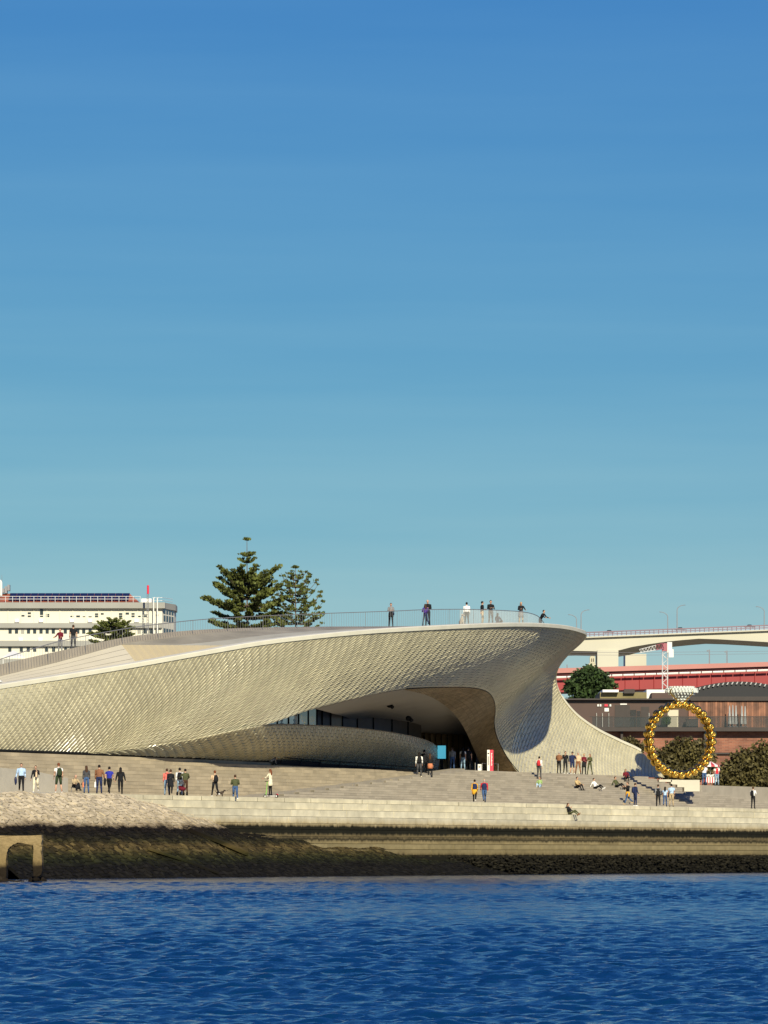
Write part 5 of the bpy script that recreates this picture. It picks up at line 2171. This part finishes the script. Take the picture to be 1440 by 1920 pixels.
    if style != 'bald':
        h = MB()
        cc = up(hd + Vector((0, 0.012, 0.022)))
        h.ball(cc, (0.086, 0.106, 0.103), 12, 8, keep=lambda q: not (q.y < cc.y - 0.045 and q.z < cc.z + 0.045) and q.z > cc.z - 0.085)
        if style == 'long':
            h.tube([cc + Vector((0, 0.055, 0.02)), cc + Vector((0, 0.082, -0.12)), cc + Vector((0, 0.100, -0.27)), cc + Vector((0, 0.095, -0.38))], [(0.075, 0.045), (0.090, 0.045), (0.085, 0.036), (0.05, 0.018)], 10, lat=(1, 0, 0))
        if style == 'bun':
            h.ball(cc + Vector((0, 0.09, 0.07)), 0.045, 8, 6)
        local('hair', h, [cloth(hc)], root, smooth=True)
    else:
        h = MB()
        cc = up(hd + Vector((0, 0.012, 0.0)))
        h.ball(cc, (0.082, 0.100, 0.09), 12, 8, keep=lambda q: q.y > cc.y + 0.0 and cc.z - 0.08 < q.z < cc.z + 0.02)
        local('hair', h, [cloth(hc)], root, smooth=True)
    # ---- extras
    for ex in spec.get('extras', ()):
        kind, colr = ex[0], ex[1]
        e = MB()
        if kind == 'backpack':
            c = up(tq(1.22) + Vector((0, 0.185, 0)))
            e.tube([c + Vector((0, 0, -0.22)), c + Vector((0, 0.01, -0.18)), c + Vector((0, 0.01, 0.05)), c + Vector((0, -0.01, 0.19)), c + Vector((0, -0.03, 0.23))], [(0.10, 0.05), (0.15, 0.095), (0.15, 0.095), (0.12, 0.07), (0.06, 0.03)], 10, lat=(1, 0, 0))
            for sd in (-1, 1):
                e.tube([c + Vector((sd * 0.09, -0.06, 0.20)), up(tq(1.43)) + Vector((sd * 0.10, 0.0, 0.03)), up(tq(1.30)) + Vector((sd * 0.11, -0.125, 0)), c + Vector((sd * 0.13, -0.10, -0.15))], [(0.022, 0.012)] * 4, 6)
        elif kind == 'coat':       # skirt of a coat or dress
            lo = ex[2] if len(ex) > 2 else 0.55
            e.tube([up(tq(1.06)), up(tq(0.93)), up(tq(0.93)) + Vector((0, 0.0, -(0.93 - lo) * 0.5)), up(tq(0.93)) + Vector((0, 0.01, -(0.93 - lo)))], [(0.158 * bulk, 0.115), (0.178 * bulk, 0.130), (0.19 * bulk, 0.15), (0.205 * bulk, 0.17)], 12, lat=(1, 0, 0))
        elif kind == 'hood':
            e.tube([up(tq(1.40)) + Vector((0, 0.08, 0)), up(tq(1.46)) + Vector((0, 0.105, 0)), up(tq(1.49)) + Vector((0, 0.09, 0.02))], [(0.09, 0.04), (0.11, 0.05), (0.07, 0.03)], 10, lat=(1, 0, 0))
        elif kind == 'bag':
            hnd = up(hands[1 if (len(ex) > 2 and ex[2] > 0) else 0])
            e.hexa([hnd + Vector(q) for q in ((-0.05, -0.13, -0.42), (0.05, -0.13, -0.42), (0.05, 0.13, -0.42), (-0.05, 0.13, -0.42), (-0.04, -0.11, -0.10), (0.04, -0.11, -0.10), (0.04, 0.11, -0.10), (-0.04, 0.11, -0.10))])
            e.tube([hnd + Vector((0, -0.08, -0.11)), hnd + Vector((0, -0.03, 0.0)), hnd + Vector((0, 0.03, 0.0)), hnd + Vector((0, 0.08, -0.11))], 0.009, 5)
        elif kind == 'jacket':     # garment carried over the arm
            hnd = up(hands[1 if (len(ex) > 2 and ex[2] > 0) else 0])
            e.tube([hnd + Vector((0, 0.05, 0.12)), hnd + Vector((0, 0.06, -0.02)), hnd + Vector((0.01, 0.08, -0.2)), hnd + Vector((0.0, 0.10, -0.33))], [(0.05, 0.08), (0.08, 0.13), (0.07, 0.14), (0.03, 0.08)], 8, lat=(1, 0, 0))
        elif kind == 'cap':
            cc = up(hd + Vector((0, 0.008, 0.045)))
            e.ball(cc, (0.090, 0.110, 0.085), 10, 6, keep=lambda q: q.z > cc.z - 0.005)
            e.hexa([cc + Vector(q) for q in ((-0.06, -0.18, -0.004), (0.06, -0.18, -0.004), (0.07, -0.09, 0.0), (-0.07, -0.09, 0.0), (-0.06, -0.18, 0.006), (0.06, -0.18, 0.006), (0.07, -0.09, 0.012), (-0.07, -0.09, 0.012))])
        elif kind == 'shoulder_bag':
            c = up(tq(1.0) + Vector((0.21, 0.02, -0.02)))
            e.tube([c + Vector((0, 0, -0.14)), c, c + Vector((0, 0, 0.12))], [(0.035, 0.11), (0.05, 0.13), (0.03, 0.11)], 8, lat=(1, 0, 0))
            e.tube([c + Vector((0, 0, 0.11)), up(tq(1.44)) + Vector((-0.06, -0.02, 0.035)), up(tq(1.2)) + Vector((0.0, 0.14, 0)), c + Vector((0, 0.06, 0.10))], 0.012, 5)
        elif kind == 'vest':       # sleeveless body over a shirt
            e.tube([up(tq(0.96)), up(tq(1.10)), up(tq(1.28)), up(tq(1.41)), up(tq(1.45))], [(0.172, 0.125), (0.168, 0.122), (0.192, 0.136), (0.175, 0.115), (0.10, 0.075)], 12, lat=(1, 0, 0), cap=False)
        elif kind == 'waist':      # shirt tied round the waist
            e.tube([up(tq(1.02)), up(tq(0.95)), up(tq(0.93)) + Vector((0, 0, -0.28))], [(0.168, 0.125), (0.19, 0.145), (0.20, 0.16)], 12, lat=(1, 0, 0))
        elif kind == 'phone':
            hnd = up(hands[1])
            e.box(hnd.x - 0.035, hnd.x + 0.035, hnd.y - 0.015, hnd.y - 0.005, hnd.z - 0.02, hnd.z + 0.12)
        elif kind == 'lap_bag':
            c = up(tq(0.93)) + Vector((0.0, -0.46, -0.05))
            e.tube([c + Vector((0, 0, -0.12)), c + Vector((0, 0, 0.05)), c + Vector((0, 0, 0.22))], [(0.17, 0.12), (0.19, 0.13), (0.13, 0.08)], 10, lat=(1, 0, 0))
        local({'coat': 'coat_skirt', 'vest': 'waistcoat', 'waist': 'tied_shirt'}.get(kind, kind), e, [cloth(colr)], root, smooth=kind not in ('bag', 'phone'))
    return root


A, N = 180, 0          # facing away from / towards the camera
g1 = 'people walking on the promenade'
people = [
    dict(at=(40, 1.6), face=8, H=1.78, pose='walk', top='sky', legs='black', shoes='dbrown', hair='hbrown', arms=('out', 'swing'), extras=[('jacket', 'navy', -1)], label='man in light blue shirt carrying a dark jacket, at the far left'),
    dict(at=(67, 1.6), face=-6, H=1.68, f=1, pose='walk', top='black', legs='cream', shoes='white', hair='hbrown', arms=('out', 'up'), ph=-1, extras=[('bag', 'peach', 1)], loose=1.25, label='woman in black top and cream trousers, hand near her face'),
    dict(at=(110, 1.2), face=-160, H=1.80, pose='stand', top='white', legs='dgreen', shoes='white', hair='hred', sleeve='short', shorts=1, stance=0.05, extras=[('backpack', 'dgreen')], label='person in white t-shirt and shorts with dark green backpack'),
    dict(at=(162, 1.4), face=190, H=1.70, f=1, pose='stand', top='dgrey', legs='jeans', hair='hbrown', style='long', extras=[('bag', 'orange', 1)], label='long-haired woman in dark jacket and jeans with orange shopping bag'),
    dict(at=(186, 1.5), face=176, H=1.78, pose='stand', top='brown', legs='navy', hair='hblack', arms=('out', 'swing'), extras=[('jacket', 'black', -1), ('bag', 'white', 1)], bulk=1.05, label='man in brown sweater seen from behind, with white bag'),
    dict(at=(205, 1.2), face=168, H=1.74, pose='walk', top='blue', legs='black', hair='hblack', sleeve='short', label='man in bright blue t-shirt walking away'),
    dict(at=(226, 1.2), face=184, H=1.72, f=1, pose='walk', ph=-1, top='black', legs='black', hair='hblack', style='long', arms=('out', 'out'), bulk=1.1, label='woman all in black with long dark hair, right of the blue t-shirt'),
    dict(at=(313, 1.9), face=185, H=1.70, pose='stand', top='coral', legs='ltjeans', hair='hbrown', extras=[('hood', 'coral')], label='person in coral hooded top half hidden behind a black coat'),
    dict(at=(320, 1.3), face=180, H=1.70, f=1, pose='walk', top='black', legs='black', hair='hbrown', extras=[('coat', 'black', 0.62), ('shoulder_bag', 'dgrey')], label='woman in long black coat with grey shoulder bag'),
    dict(at=(337, 1.8), face=182, H=1.78, pose='stand', top='white', legs='ltjeans', hair='hblack', extras=[('backpack', 'black')], bulk=1.08, label='man in white jacket with big black backpack'),
    dict(at=(347.5, 1.2), face=200, H=1.70, pose='stand', top='olive', legs='dbrown', hair='hblack', arms=('rail', 'rail'), bulk=1.05, label='person in dark olive jacket pushing the pushchair'),
    dict(at=(403, 1.3), face=205, H=1.72, pose='walk', top='peach', legs='black', shoes='white', hair='hred', arms=('swing', 'fold'), extras=[('backpack', 'black')], label='person in peach top and black trousers with black backpack by the dog'),
    dict(at=(441, -0.15), zz=4.80, face=190, H=1.74, pose='walk', top='olive', legs='jeans', shoes='white', hair='hbrown', arms=('fold', 'fold'), bulk=1.08, label='man in olive jacket and jeans holding a dog lead'),
    dict(at=(507, 1.2), zz=ZP + 0.17, face=235, H=1.70, f=1, pose='stand', top='cream', legs='black', hair='hred', style='long', arms=('rail', 'rail'), stance=0.01, extras=[('coat', 'cream', 0.62)], label='woman in cream coat riding a white electric scooter'),
    dict(at=(890, 1.2), face=176, H=1.68, f=1, pose='walk', top='yellow', sleeves='yellow', legs='black', shoes='white', hair='hblack', extras=[('vest', 'navy'), ('waist', 'yellow')], label='woman in navy and yellow top walking with the red-sleeved man'),
    dict(at=(908, 1.2), face=184, H=1.75, pose='walk', ph=-1, top='red', sleeves='red', legs='jeans', style='bald', hair='hgrey', extras=[('vest', 'navy')], label='bald man in navy waistcoat with red sleeves'),
    dict(at=(1191, 1.4), face=120, H=1.76, pose='stand', top='navy', legs='navy', shoes='white', hair='hbrown', extras=[('backpack', 'navy')], bulk=1.1, label='man in navy jacket with backpack at the foot of the steps'),
    dict(at=(1234, 1.4), face=182, H=1.78, pose='walk', top='grey', sleeves='grey', legs='black', hair='hbrown', extras=[('vest', 'black')], bulk=1.08, label='man in black and grey jacket, left of a group of three'),
    dict(at=(1247, 1.1), face=170, H=1.60, f=1, pose='walk', ph=-1, top='sky', legs='jeans', hair='hblack', style='long', sleeve='short', label='small woman in pale blue top, middle of a group of three'),
    dict(at=(1259, 1.3), face=178, H=1.78, pose='stand', top='sky', legs='khaki', hair='hblack', sleeve='short', extras=[('shoulder_bag', 'dgrey')], label='man in pale blue shirt and khaki trousers, right of a group of three'),
    dict(at=(1412, 0.9), face=150, H=1.76, pose='stand', top='white', legs='black', hair='hbrown', arms=('fold', 'fold'), extras=[('backpack', 'black')], label='person in white top with black backpack alone at the far right'),
    # entrance
    dict(at=(786, 8.6), face=186, H=1.78, pose='stand', top='white', legs='dgrey', shoes='cream', hair='hblack', style='long', extras=[('backpack', 'black')], label='person in white shirt with black backpack at the entrance'),
    dict(at=(795.5, 9.4), face=182, H=1.80, pose='stand', top='black', legs='black', hair='hblack', label='person in black between two visitors at the entrance'),
    dict(at=(806.5, 8.7), face=175, H=1.72, f=1, pose='stand', top='black', legs='black', hair='hbrown', style='long', extras=[('waist', 'orange')], label='woman with orange checked shirt tied at her waist by the entrance'),
    dict(at=(848, 11.5), face=184, H=1.68, pose='stand', top='grey', legs='jeans', hair='hbrown', extras=[('hood', 'grey')], bulk=1.08, label='person in grey hooded top right of the blue screen'),
    dict(at=(868, 11.5), face=180, H=1.72, f=1, pose='stand', top='white', legs='ltjeans', hair='hblack', style='long', sleeve='short', extras=[('backpack', 'black')], label='woman in white t-shirt and pale jeans inside the entrance'),
    dict(at=(878, 12.2), face=176, H=1.80, pose='stand', top='black', legs='black', hair='hblack', sleeve='short', label='tall person in black t-shirt at the right inside the entrance'),
    # group against the shell
    dict(at=(1048, 10.9), face=150, H=1.72, pose='stand', top='brown', legs='black', hair='hgrey', arms=('fold', 'fold'), bulk=1.18, label='person in brown coat, leftmost of the group by the tiled wall'),
    dict(at=(1060, 10.7), face=20, H=1.76, pose='stand', top='black', legs='black', shoes='white', hair='hbrown', arms=('up', 'swing'), label='person in black, second from left by the tiled wall'),
    dict(at=(1073, 10.8), face=15, H=1.76, pose='stand', top='navy', legs='navy', shoes='white', hair='hgrey', shorts=1, arms=('swing', 'up'), extras=[('cap', 'dgrey')], bulk=1.1, label='man in navy jacket and shorts with cap by the tiled wall'),
    dict(at=(1084, 10.8), face=-10, H=1.74, pose='stand', top='peach', legs='brown', hair='hgrey', stance=0.06, arms=('up', 'swing'), bulk=1.08, label='man in cream top and brown trousers, legs apart, by the wall'),
    dict(at=(1095, 10.7), face=10, H=1.64, f=1, pose='stand', top='maroon', legs='black', hair='hblond', arms=('fold', 'swing'), extras=[('coat', 'black', 0.60)], label='blonde woman in dark red top and black skirt by the wall'),
    dict(at=(1106, 10.7), face=-25, H=1.64, f=1, pose='stand', top='olive', legs='olive', hair='hred', style='long', stance=0.07, arms=('fold', 'fold'), label='red-haired woman in olive green, rightmost of the group by the wall'),
    # on the steps
    dict(at=(1011, 9.0), face=165, H=1.72, pose='stand', top='white', legs='dgrey', hair='hblack', extras=[('backpack', 'red')], label='person in white shirt with red backpack on the steps'),
    dict(at=(1012, 7.3), face=-20, H=1.55, f=1, pose='sit', top='green', legs='sky', shoes='white', hair='hbrown', style='long', arms=('knee', 'knee'), label='girl in light green top sitting on the steps below the red backpack'),
    dict(at=(1082, 7.0), face=50, H=1.72, pose='sit', top='tan', legs='black', hair='hblack', arms=('knee', 'knee'), bulk=1.12, label='person in tan jacket sitting on the steps'),
    dict(at=(1117, 7.1), face=55, H=1.70, f=1, pose='recline', top='white', legs='black', shoes='white', hair='hblack', arms=('prop', 'knee'), label='woman in white top leaning back on the steps, legs out'),
    dict(at=(1157, 7.6), face=55, H=1.74, pose='recline', top='olive', legs='black', hair='hbrown', arms=('prop', 'knee'), label='man in dark green top leaning back on the steps'),
    dict(at=(1173, 9.3), face=10, H=1.66, f=1, pose='sit', top='maroon', legs='black', hair='hblack', style='long', arms=('knee', 'knee'), label='dark-haired woman sitting high on the steps behind a standing man'),
    dict(at=(1177, 3.8), face=-60, H=1.80, pose='walk', top='black', legs='jeans', shoes='tan', hair='hbrown', arms=('up', 'up'), extras=[('waist', 'yellow')], label='man in black jacket gesturing on the steps, yellow at his waist'),
    dict(at=(1069, -0.55), zz=4.33, face=62, H=1.68, f=1, pose='recline', top='black', legs='olive', shoes='brown', hair='hbrown', style='long', arms=('up', 'knee'), label='woman in black top and brown boots sitting on the sea wall'),
    dict(at=(507, 9.0), zz=ZL - 0.02, face=150, H=1.70, pose='sit', top='black', legs='grey', hair='hbrown', arms=('knee', 'knee'), label='person in dark clothes sitting at the end of the black fence'),
]
for sp in people:
    if 'zz' in sp:
        px, w = sp['at']
        sp['pos'] = PZ(px, w, sp['zz'])
    if 'ph' in sp:
        sp['phase'] = sp.pop('ph')
    sp.setdefault('group', 'visitors')
    person(sp)

# elderly person on a folding stool by the ramp wall
st = empty('folding_stool', PZ(139, 2.6, ZP), 'small folding stool under the elderly person by the ramp wall', 'stool')
c = PZ(139, 2.6, ZP)
b = MB()
b.box(c.x - 0.19, c.x + 0.19, c.y - 0.17, c.y + 0.17, ZP + 0.40, ZP + 0.43)
b.build('seat', cloth('dgrey'), st)
for sx in (-1, 1):
    for sy in (-1, 1):
        b = MB()
        b.tube([c + Vector((sx * 0.17, sy * 0.15, 0.40)), c + Vector((sx * 0.17, -sy * 0.15, 0.0))], [0.012, 0.012], 5)
        b.build('leg', m_steel, st)
person(dict(pos=PZ(139, 2.6, ZP + 0.36), face=35, H=1.62, pose='sit', top='khaki', legs='black', hair='hgrey', style='bald', arms=('knee', 'knee'), nod=0.6, lean=0.25, bulk=1.12, extras=[('lap_bag', 'black')], label='elderly person in khaki coat seated by the ramp wall', group='visitors'))


# ---- visitors on the roof
def roof_pos(px, py_feet, w):
    return P(px, py_feet, w)


roofers = [
    dict(pos=P(733, 1175.5, 4.9), face=5, H=1.66, f=1, pose='stand', top='grey', legs='black', hair='hblack', arms=('fold', 'fold'), extras=[('coat', 'black', 0.72), ('shoulder_bag', 'navy')], label='woman in grey top and black trousers alone on the roof'),
    dict(pos=P(802, 1174, 4.9), face=-20, H=1.86, pose='stand', top='black', legs='black', style='bald', hair='hgrey', arms=('fold', 'fold'), label='tall bald man in black behind the woman in purple on the roof'),
    dict(pos=P(797.5, 1174, 4.4), face=200, H=1.62, f=1, pose='walk', top='purple', legs='navy', hair='hbrown', style='long', arms=('fold', 'fold'), label='woman in purple top close to the bald man on the roof'),
    dict(pos=P(875, 1173, 4.7), face=176, H=1.68, pose='stand', top='white', legs='black', hair='hblack', bulk=1.15, label='person in white jacket with a dog on the roof'),
    dict(pos=P(904, 1172.5, 4.5), face=110, H=1.76, pose='lean', top='black', legs='khaki', hair='hblack', arms=('prop', 'fold'), label='man in black jumper and khaki trousers leaning on the roof railing'),
    dict(pos=P(920, 1172.5, 4.9), face=20, H=1.82, pose='stand', top='black', legs='dgrey', hair='hblack', arms=('fold', 'fold'), label='tall man in black standing beside the leaning man on the roof'),
    dict(pos=P(933, 1171, 4.7), face=150, H=1.62, f=1, pose='sit', top='navy', legs='black', hair='hblack', style='long', arms=('knee', 'knee'), label='long-haired woman sitting on the roof behind the railing mesh'),
    dict(pos=P(977, 1172, 4.9), face=10, H=1.70, f=1, pose='stand', top='black', legs='khaki', hair='hblond', style='long', arms=('fold', 'rail'), extras=[('coat', 'grey', 0.60)], label='blonde woman in black top and grey skirt at the roof railing'),
    dict(pos=P(1013, 1184, 7.0), face=60, H=1.70, pose='stand', top='black', legs='black', hair='hblack', lean=0.6, arms=('rail', 'rail'), label='person in black leaning over the curved end of the roof railing'),
    dict(pos=P(113, 1227, 11.9), face=-25, H=1.68, f=1, pose='stand', top='maroon', legs='grey', hair='hbrown', arms=('rail', 'rail'), label='person in dark red top leaning on the roof railing at the left'),
    dict(pos=P(137.5, 1222, 12.1), face=190, H=1.74, pose='stand', top='black', legs='dgrey', hair='hbrown', sleeve='short', label='man in black t-shirt standing on the roof walkway at the left'),
]
for sp in roofers:
    sp.setdefault('group', 'visitors')
    person(sp)
# silhouettes behind the gallery glass
for px, w, f_, lab in ((528, 11.2, 60, 'left of the two dark figures sitting behind the gallery windows'), (552, 11.6, 80, 'right of the two dark figures sitting behind the gallery windows'), (584, 12.0, 10, 'dark figure, only the head showing, behind the last blue window')):
    person(dict(pos=P(px, 1365 if px < 570 else 1377, w) - Vector((0, 0, 0.25)), face=f_, H=1.7, pose='sit', top='black', legs='black', hair='hblack', arms=('knee', 'fold'), label=lab, group='visitors'))
b = MB()
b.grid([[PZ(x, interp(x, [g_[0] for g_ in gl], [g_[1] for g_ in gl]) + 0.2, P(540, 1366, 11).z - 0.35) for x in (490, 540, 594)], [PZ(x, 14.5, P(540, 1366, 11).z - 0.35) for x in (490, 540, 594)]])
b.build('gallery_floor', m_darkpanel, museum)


# ---- dogs
def dog(pos, length, face, m, label, sit=False):
    root = empty('dog', pos, label, 'dog', rz=R(face))
    s = length / 0.6
    root.scale = (s, s, s)
    b = MB()
    if sit:
        b.tube([(0, 0.16, 0.10), (0, 0.12, 0.20), (0, 0.0, 0.36), (0, -0.06, 0.48), (0, -0.09, 0.58)], [(0.10, 0.10), (0.13, 0.13), (0.105, 0.12), (0.08, 0.09), (0.06, 0.065)], 10, lat=(1, 0, 0))
        head = Vector((0, -0.12, 0.64))
        legs = [((sx * 0.06, -0.06, 0.40), (sx * 0.065, -0.07, 0.2), (sx * 0.065, -0.10, 0.02)) for sx in (-1, 1)] + [((sx * 0.09, 0.12, 0.16), (sx * 0.12, -0.02, 0.14), (sx * 0.11, -0.02, 0.02)) for sx in (-1, 1)]
        tail = [(0, 0.22, 0.08), (0.05, 0.32, 0.05), (0.10, 0.38, 0.06)]
    else:
        b.tube([(0, 0.30, 0.34), (0, 0.22, 0.35), (0, 0.0, 0.33), (0, -0.18, 0.34), (0, -0.27, 0.40), (0, -0.33, 0.48)], [(0.06, 0.07), (0.09, 0.10), (0.085, 0.09), (0.10, 0.125), (0.075, 0.09), (0.055, 0.06)], 10, lat=(1, 0, 0))
        head = Vector((0, -0.38, 0.53))
        legs = []
        for sx in (-1, 1):
            legs.append(((sx * 0.06, -0.20, 0.32), (sx * 0.065, -0.19, 0.16), (sx * 0.065, -0.21, 0.02)))
            legs.append(((sx * 0.065, 0.24, 0.34), (sx * 0.07, 0.19, 0.20), (sx * 0.07, 0.29, 0.12), (sx * 0.07, 0.26, 0.02)))
        tail = [(0, 0.31, 0.37), (0, 0.40, 0.45), (0, 0.43, 0.55)]
    b.tube([head + Vector((0, 0.05, -0.02)), head, head + Vector((0, -0.05, -0.01)), head + Vector((0, -0.13, -0.045)), head + Vector((0, -0.17, -0.05))], [(0.05, 0.05), (0.068, 0.065), (0.055, 0.055), (0.033, 0.032), (0.02, 0.02)], 8, lat=(1, 0, 0))
    for sx in (-1, 1):
        b.tube([head + Vector((sx * 0.05, 0.02, 0.05)), head + Vector((sx * 0.085, 0.02, 0.0)), head + Vector((sx * 0.085, 0.01, -0.05))], [(0.02, 0.03), (0.014, 0.035), (0.008, 0.015)], 6)
    for lg in legs:
        b.tube(lg, [0.045 if i == 0 else (0.030 if i == 1 else 0.022) for i in range(len(lg))], 6)
        e_ = Vector(lg[-1])
        b.tube([e_ + Vector((0, 0.02, 0.0)), e_ + Vector((0, -0.05, -0.004))], [0.022, 0.018], 6)
    b.tube(tail, [0.03, 0.022, 0.01], 6)
    local('body', b, [m], root, smooth=True)
    return root


m_fur1 = mat('fur_dark', (0.045, 0.030, 0.020), 0.9, var=0.3, scale=10, bump=0.01)
m_fur2 = mat('fur_cream', (0.55, 0.46, 0.33), 0.9, var=0.3, scale=8, bump=0.01)
dg = dog(PZ(412.5, 1.0, ZP), 0.46, 110, m_fur1, 'small dark brown dog on a lead on the promenade')
dog(P(866, 1173, 4.5), 0.72, 30, m_fur2, 'cream dog sitting beside the white jacket on the roof', sit=True)
b = MB()
d0 = PZ(415, 0.95, ZP + 0.3)
d1 = PZ(437.5, -0.1, 4.80 + 1.0)
b.tube([d0, d0.lerp(d1, 0.5) - Vector((0, 0, 0.12)), d1], [0.006, 0.006, 0.006], 4)
b.build('dog_lead', m_black, label='thin lead between the small dog and the man in olive', cat='lead')

# ---- pushchair
pc = empty('pushchair', PZ(341, 0.95, ZP), 'dark maroon pushchair with folded hood on the promenade', 'pushchair', rz=R(20))
b = MB()
b.tube([(0, 0.22, 0.62), (0, 0.10, 0.42), (0, -0.22, 0.40), (0, -0.32, 0.52)], [(0.17, 0.06), (0.20, 0.10), (0.20, 0.09), (0.17, 0.05)], 10, lat=(1, 0, 0))
local('seat', b, [cloth('maroon')], pc, smooth=True)
b = MB()
b.ball((0, 0.12, 0.72), (0.20, 0.24, 0.22), 10, 6, keep=lambda q: q.z > 0.68)
local('hood', b, [cloth('dgrey')], pc, smooth=True)
b = MB()
for sx in (-0.2, 0.2):
    b.tube([(sx, -0.36, 0.14), (sx, 0.05, 0.45), (sx, 0.42, 1.0)], [0.014] * 3, 6)
    b.tube([(sx, 0.30, 0.14), (sx, 0.0, 0.42)], [0.014] * 2, 6)
b.tube([(-0.2, 0.42, 1.0), (0.2, 0.42, 1.0)], [0.016] * 2, 6)
local('frame', b, [m_steel], pc)
for sx in (-0.22, 0.22):
    for sy in (-0.36, 0.30):
        b = MB()
        b.tube([(sx - 0.02, sy, 0.13), (sx + 0.02, sy, 0.13)], [0.13, 0.13], 12)
        local('wheel', b, [m_black], pc)

# ---- electric scooter
sc = empty('electric_scooter', PZ(509, 1.2, ZP), 'white electric scooter with green stem under the cream coat', 'scooter', rz=R(235))
b = MB()
b.box(-0.08, 0.08, -0.38, 0.34, 0.11, 0.155)
local('deck', b, [m_white], sc)
b = MB()
b.tube([(0, -0.46, 0.16), (0, -0.40, 0.5), (0, -0.34, 1.08)], [0.03, 0.028, 0.024], 8)
local('stem', b, [mat('scooter_green', (0.25, 0.55, 0.10), 0.4, var=0.05)], sc)
b = MB()
b.tube([(-0.26, -0.34, 1.09), (0.26, -0.34, 1.09)], [0.018, 0.018], 8)
local('handlebar', b, [m_black], sc)
for sy in (-0.50, 0.42):
    b = MB()
    b.tube([(-0.03, sy, 0.12), (0.03, sy, 0.12)], [0.12, 0.12], 14)
    w_ = local('wheel', b, [m_black], sc)
    b = MB()
    b.tube([(-0.034, sy, 0.12), (0.034, sy, 0.12)], [0.06, 0.06], 10)
    local('wheel_hub', b, [m_white], w_)
b = MB()
b.tube([(0, 0.34, 0.25), (0, 0.45, 0.27), (0, 0.55, 0.2)], [(0.05, 0.012)] * 3, 6, lat=(1, 0, 0))
local('mudguard', b, [m_red], sc)

# ---- striped snack cart with two sellers at the right
wc = 9.0
cz = D(1332, 1470, yw(1332, wc))
zb_ = cz.z - 0.15
cart = empty('snack_cart', Vector((cz.x, cz.y, zb_)), 'snack cart with red and white striped parasol behind the ring', 'cart')
stp = [mat('stripe_red', (0.45, 0.04, 0.05), 0.7, var=0.05), m_white]
b = MB()
n_st = 16
top = Vector((0, 0, 2.05))
for k in range(n_st):
    a0, a1 = 2 * math.pi * k / n_st, 2 * math.pi * (k + 1) / n_st
    r1_, r2_ = 0.78, 0.82
    p_ = [Vector((r1_ * math.cos(a), r1_ * math.sin(a), 1.72)) for a in (a0, a1)]
    q_ = [Vector((r2_ * math.cos(a), r2_ * math.sin(a), 1.58)) for a in (a0, a1)]
    b.face([p_[0], p_[1], top], k % 2)
    b.face([q_[0], q_[1], p_[1], p_[0]], k % 2)
local('parasol', b, stp, cart)
b = MB()
b.tube([(0, 0, 0.0), (0, 0, 2.03)], [0.025, 0.025], 6)
local('pole', b, [m_steel], cart)
b = MB()
for k in range(10):
    x0 = -0.5 + 0.1 * k
    b.box(x0, x0 + 0.0995, -0.3, 0.3, 0.25, 0.72, k % 2)
local('striped_skirt', b, stp, cart)
b = MB()
b.box(-0.53, 0.53, -0.33, 0.33, 0.722, 0.76)
for k in range(7):
    b.ball((-0.42 + 0.14 * k, -0.1, 0.84 + 0.03 * (k % 3)), 0.085, 7, 5)
local('counter', b, [m_white], cart)
for sx in (-0.45, 0.45):
    b = MB()
    b.tube([(sx, -0.34, 0.17), (sx, -0.30, 0.17)], [0.17, 0.17], 12)
    local('wheel', b, [m_black], cart)
for px, w_, tp, lg, lab, ex in ((1320.5, 8.4, 'white', 'jeans', 'seller in white shirt and red cap beside the snack cart', [('cap', 'red')]), (1344, 8.4, 'white', 'ltjeans', 'seller in red waistcoat and red cap right of the snack cart', [('cap', 'red'), ('vest', 'red')])):
    q = PZ(px, w_, zb_)
    person(dict(pos=q, face=190, H=1.74, pose='stand', top=tp, legs=lg, hair='hblack', sleeve='short', arms=('fold', 'fold'), extras=ex, bulk=1.1, label=lab, group='visitors'))
b = MB()
q = PZ(1335, 9.2, zb_)
b.twbox(T(1300, 9) - 0.5, T(1440, 9), 8.0, 12.0, 4.5, zb_ - 0.004)
b.build('upper_pavement', m_step, kind='structure')
# slim lamp post beside the shrubs
b = MB()
q = PZ(1347.5, 11.0, zb_)
b.tube([q, Vector((q.x, q.y, D(1347, 1434, q.y).z))], [0.04, 0.03], 6)
b.build('signpost', m_steel, label='slim grey post beside the snack cart', cat='post')
# long leaning shadow-caster at the left edge: white street light just outside the frame
lp = empty('promenade_lamp', PZ(-6, 6.5, ZP), 'white promenade lamp column just at the left edge', 'street lamp')
q = PZ(-5, 6.5, ZP)
b = MB()
b.tube([q, Vector((q.x, q.y, P(0, 1318, 6.5).z))], [0.09, 0.07], 8)
b.build('column', m_white, lp)
b = MB()
e_ = P(-5, 1278, 6.5)
b.ball(e_, (0.34, 0.34, 0.10), 10, 5)
b.tube([Vector((q.x, q.y, P(0, 1318, 6.5).z)), e_], [0.07, 0.06], 6)
b.build('lamp_head', m_white, lp)
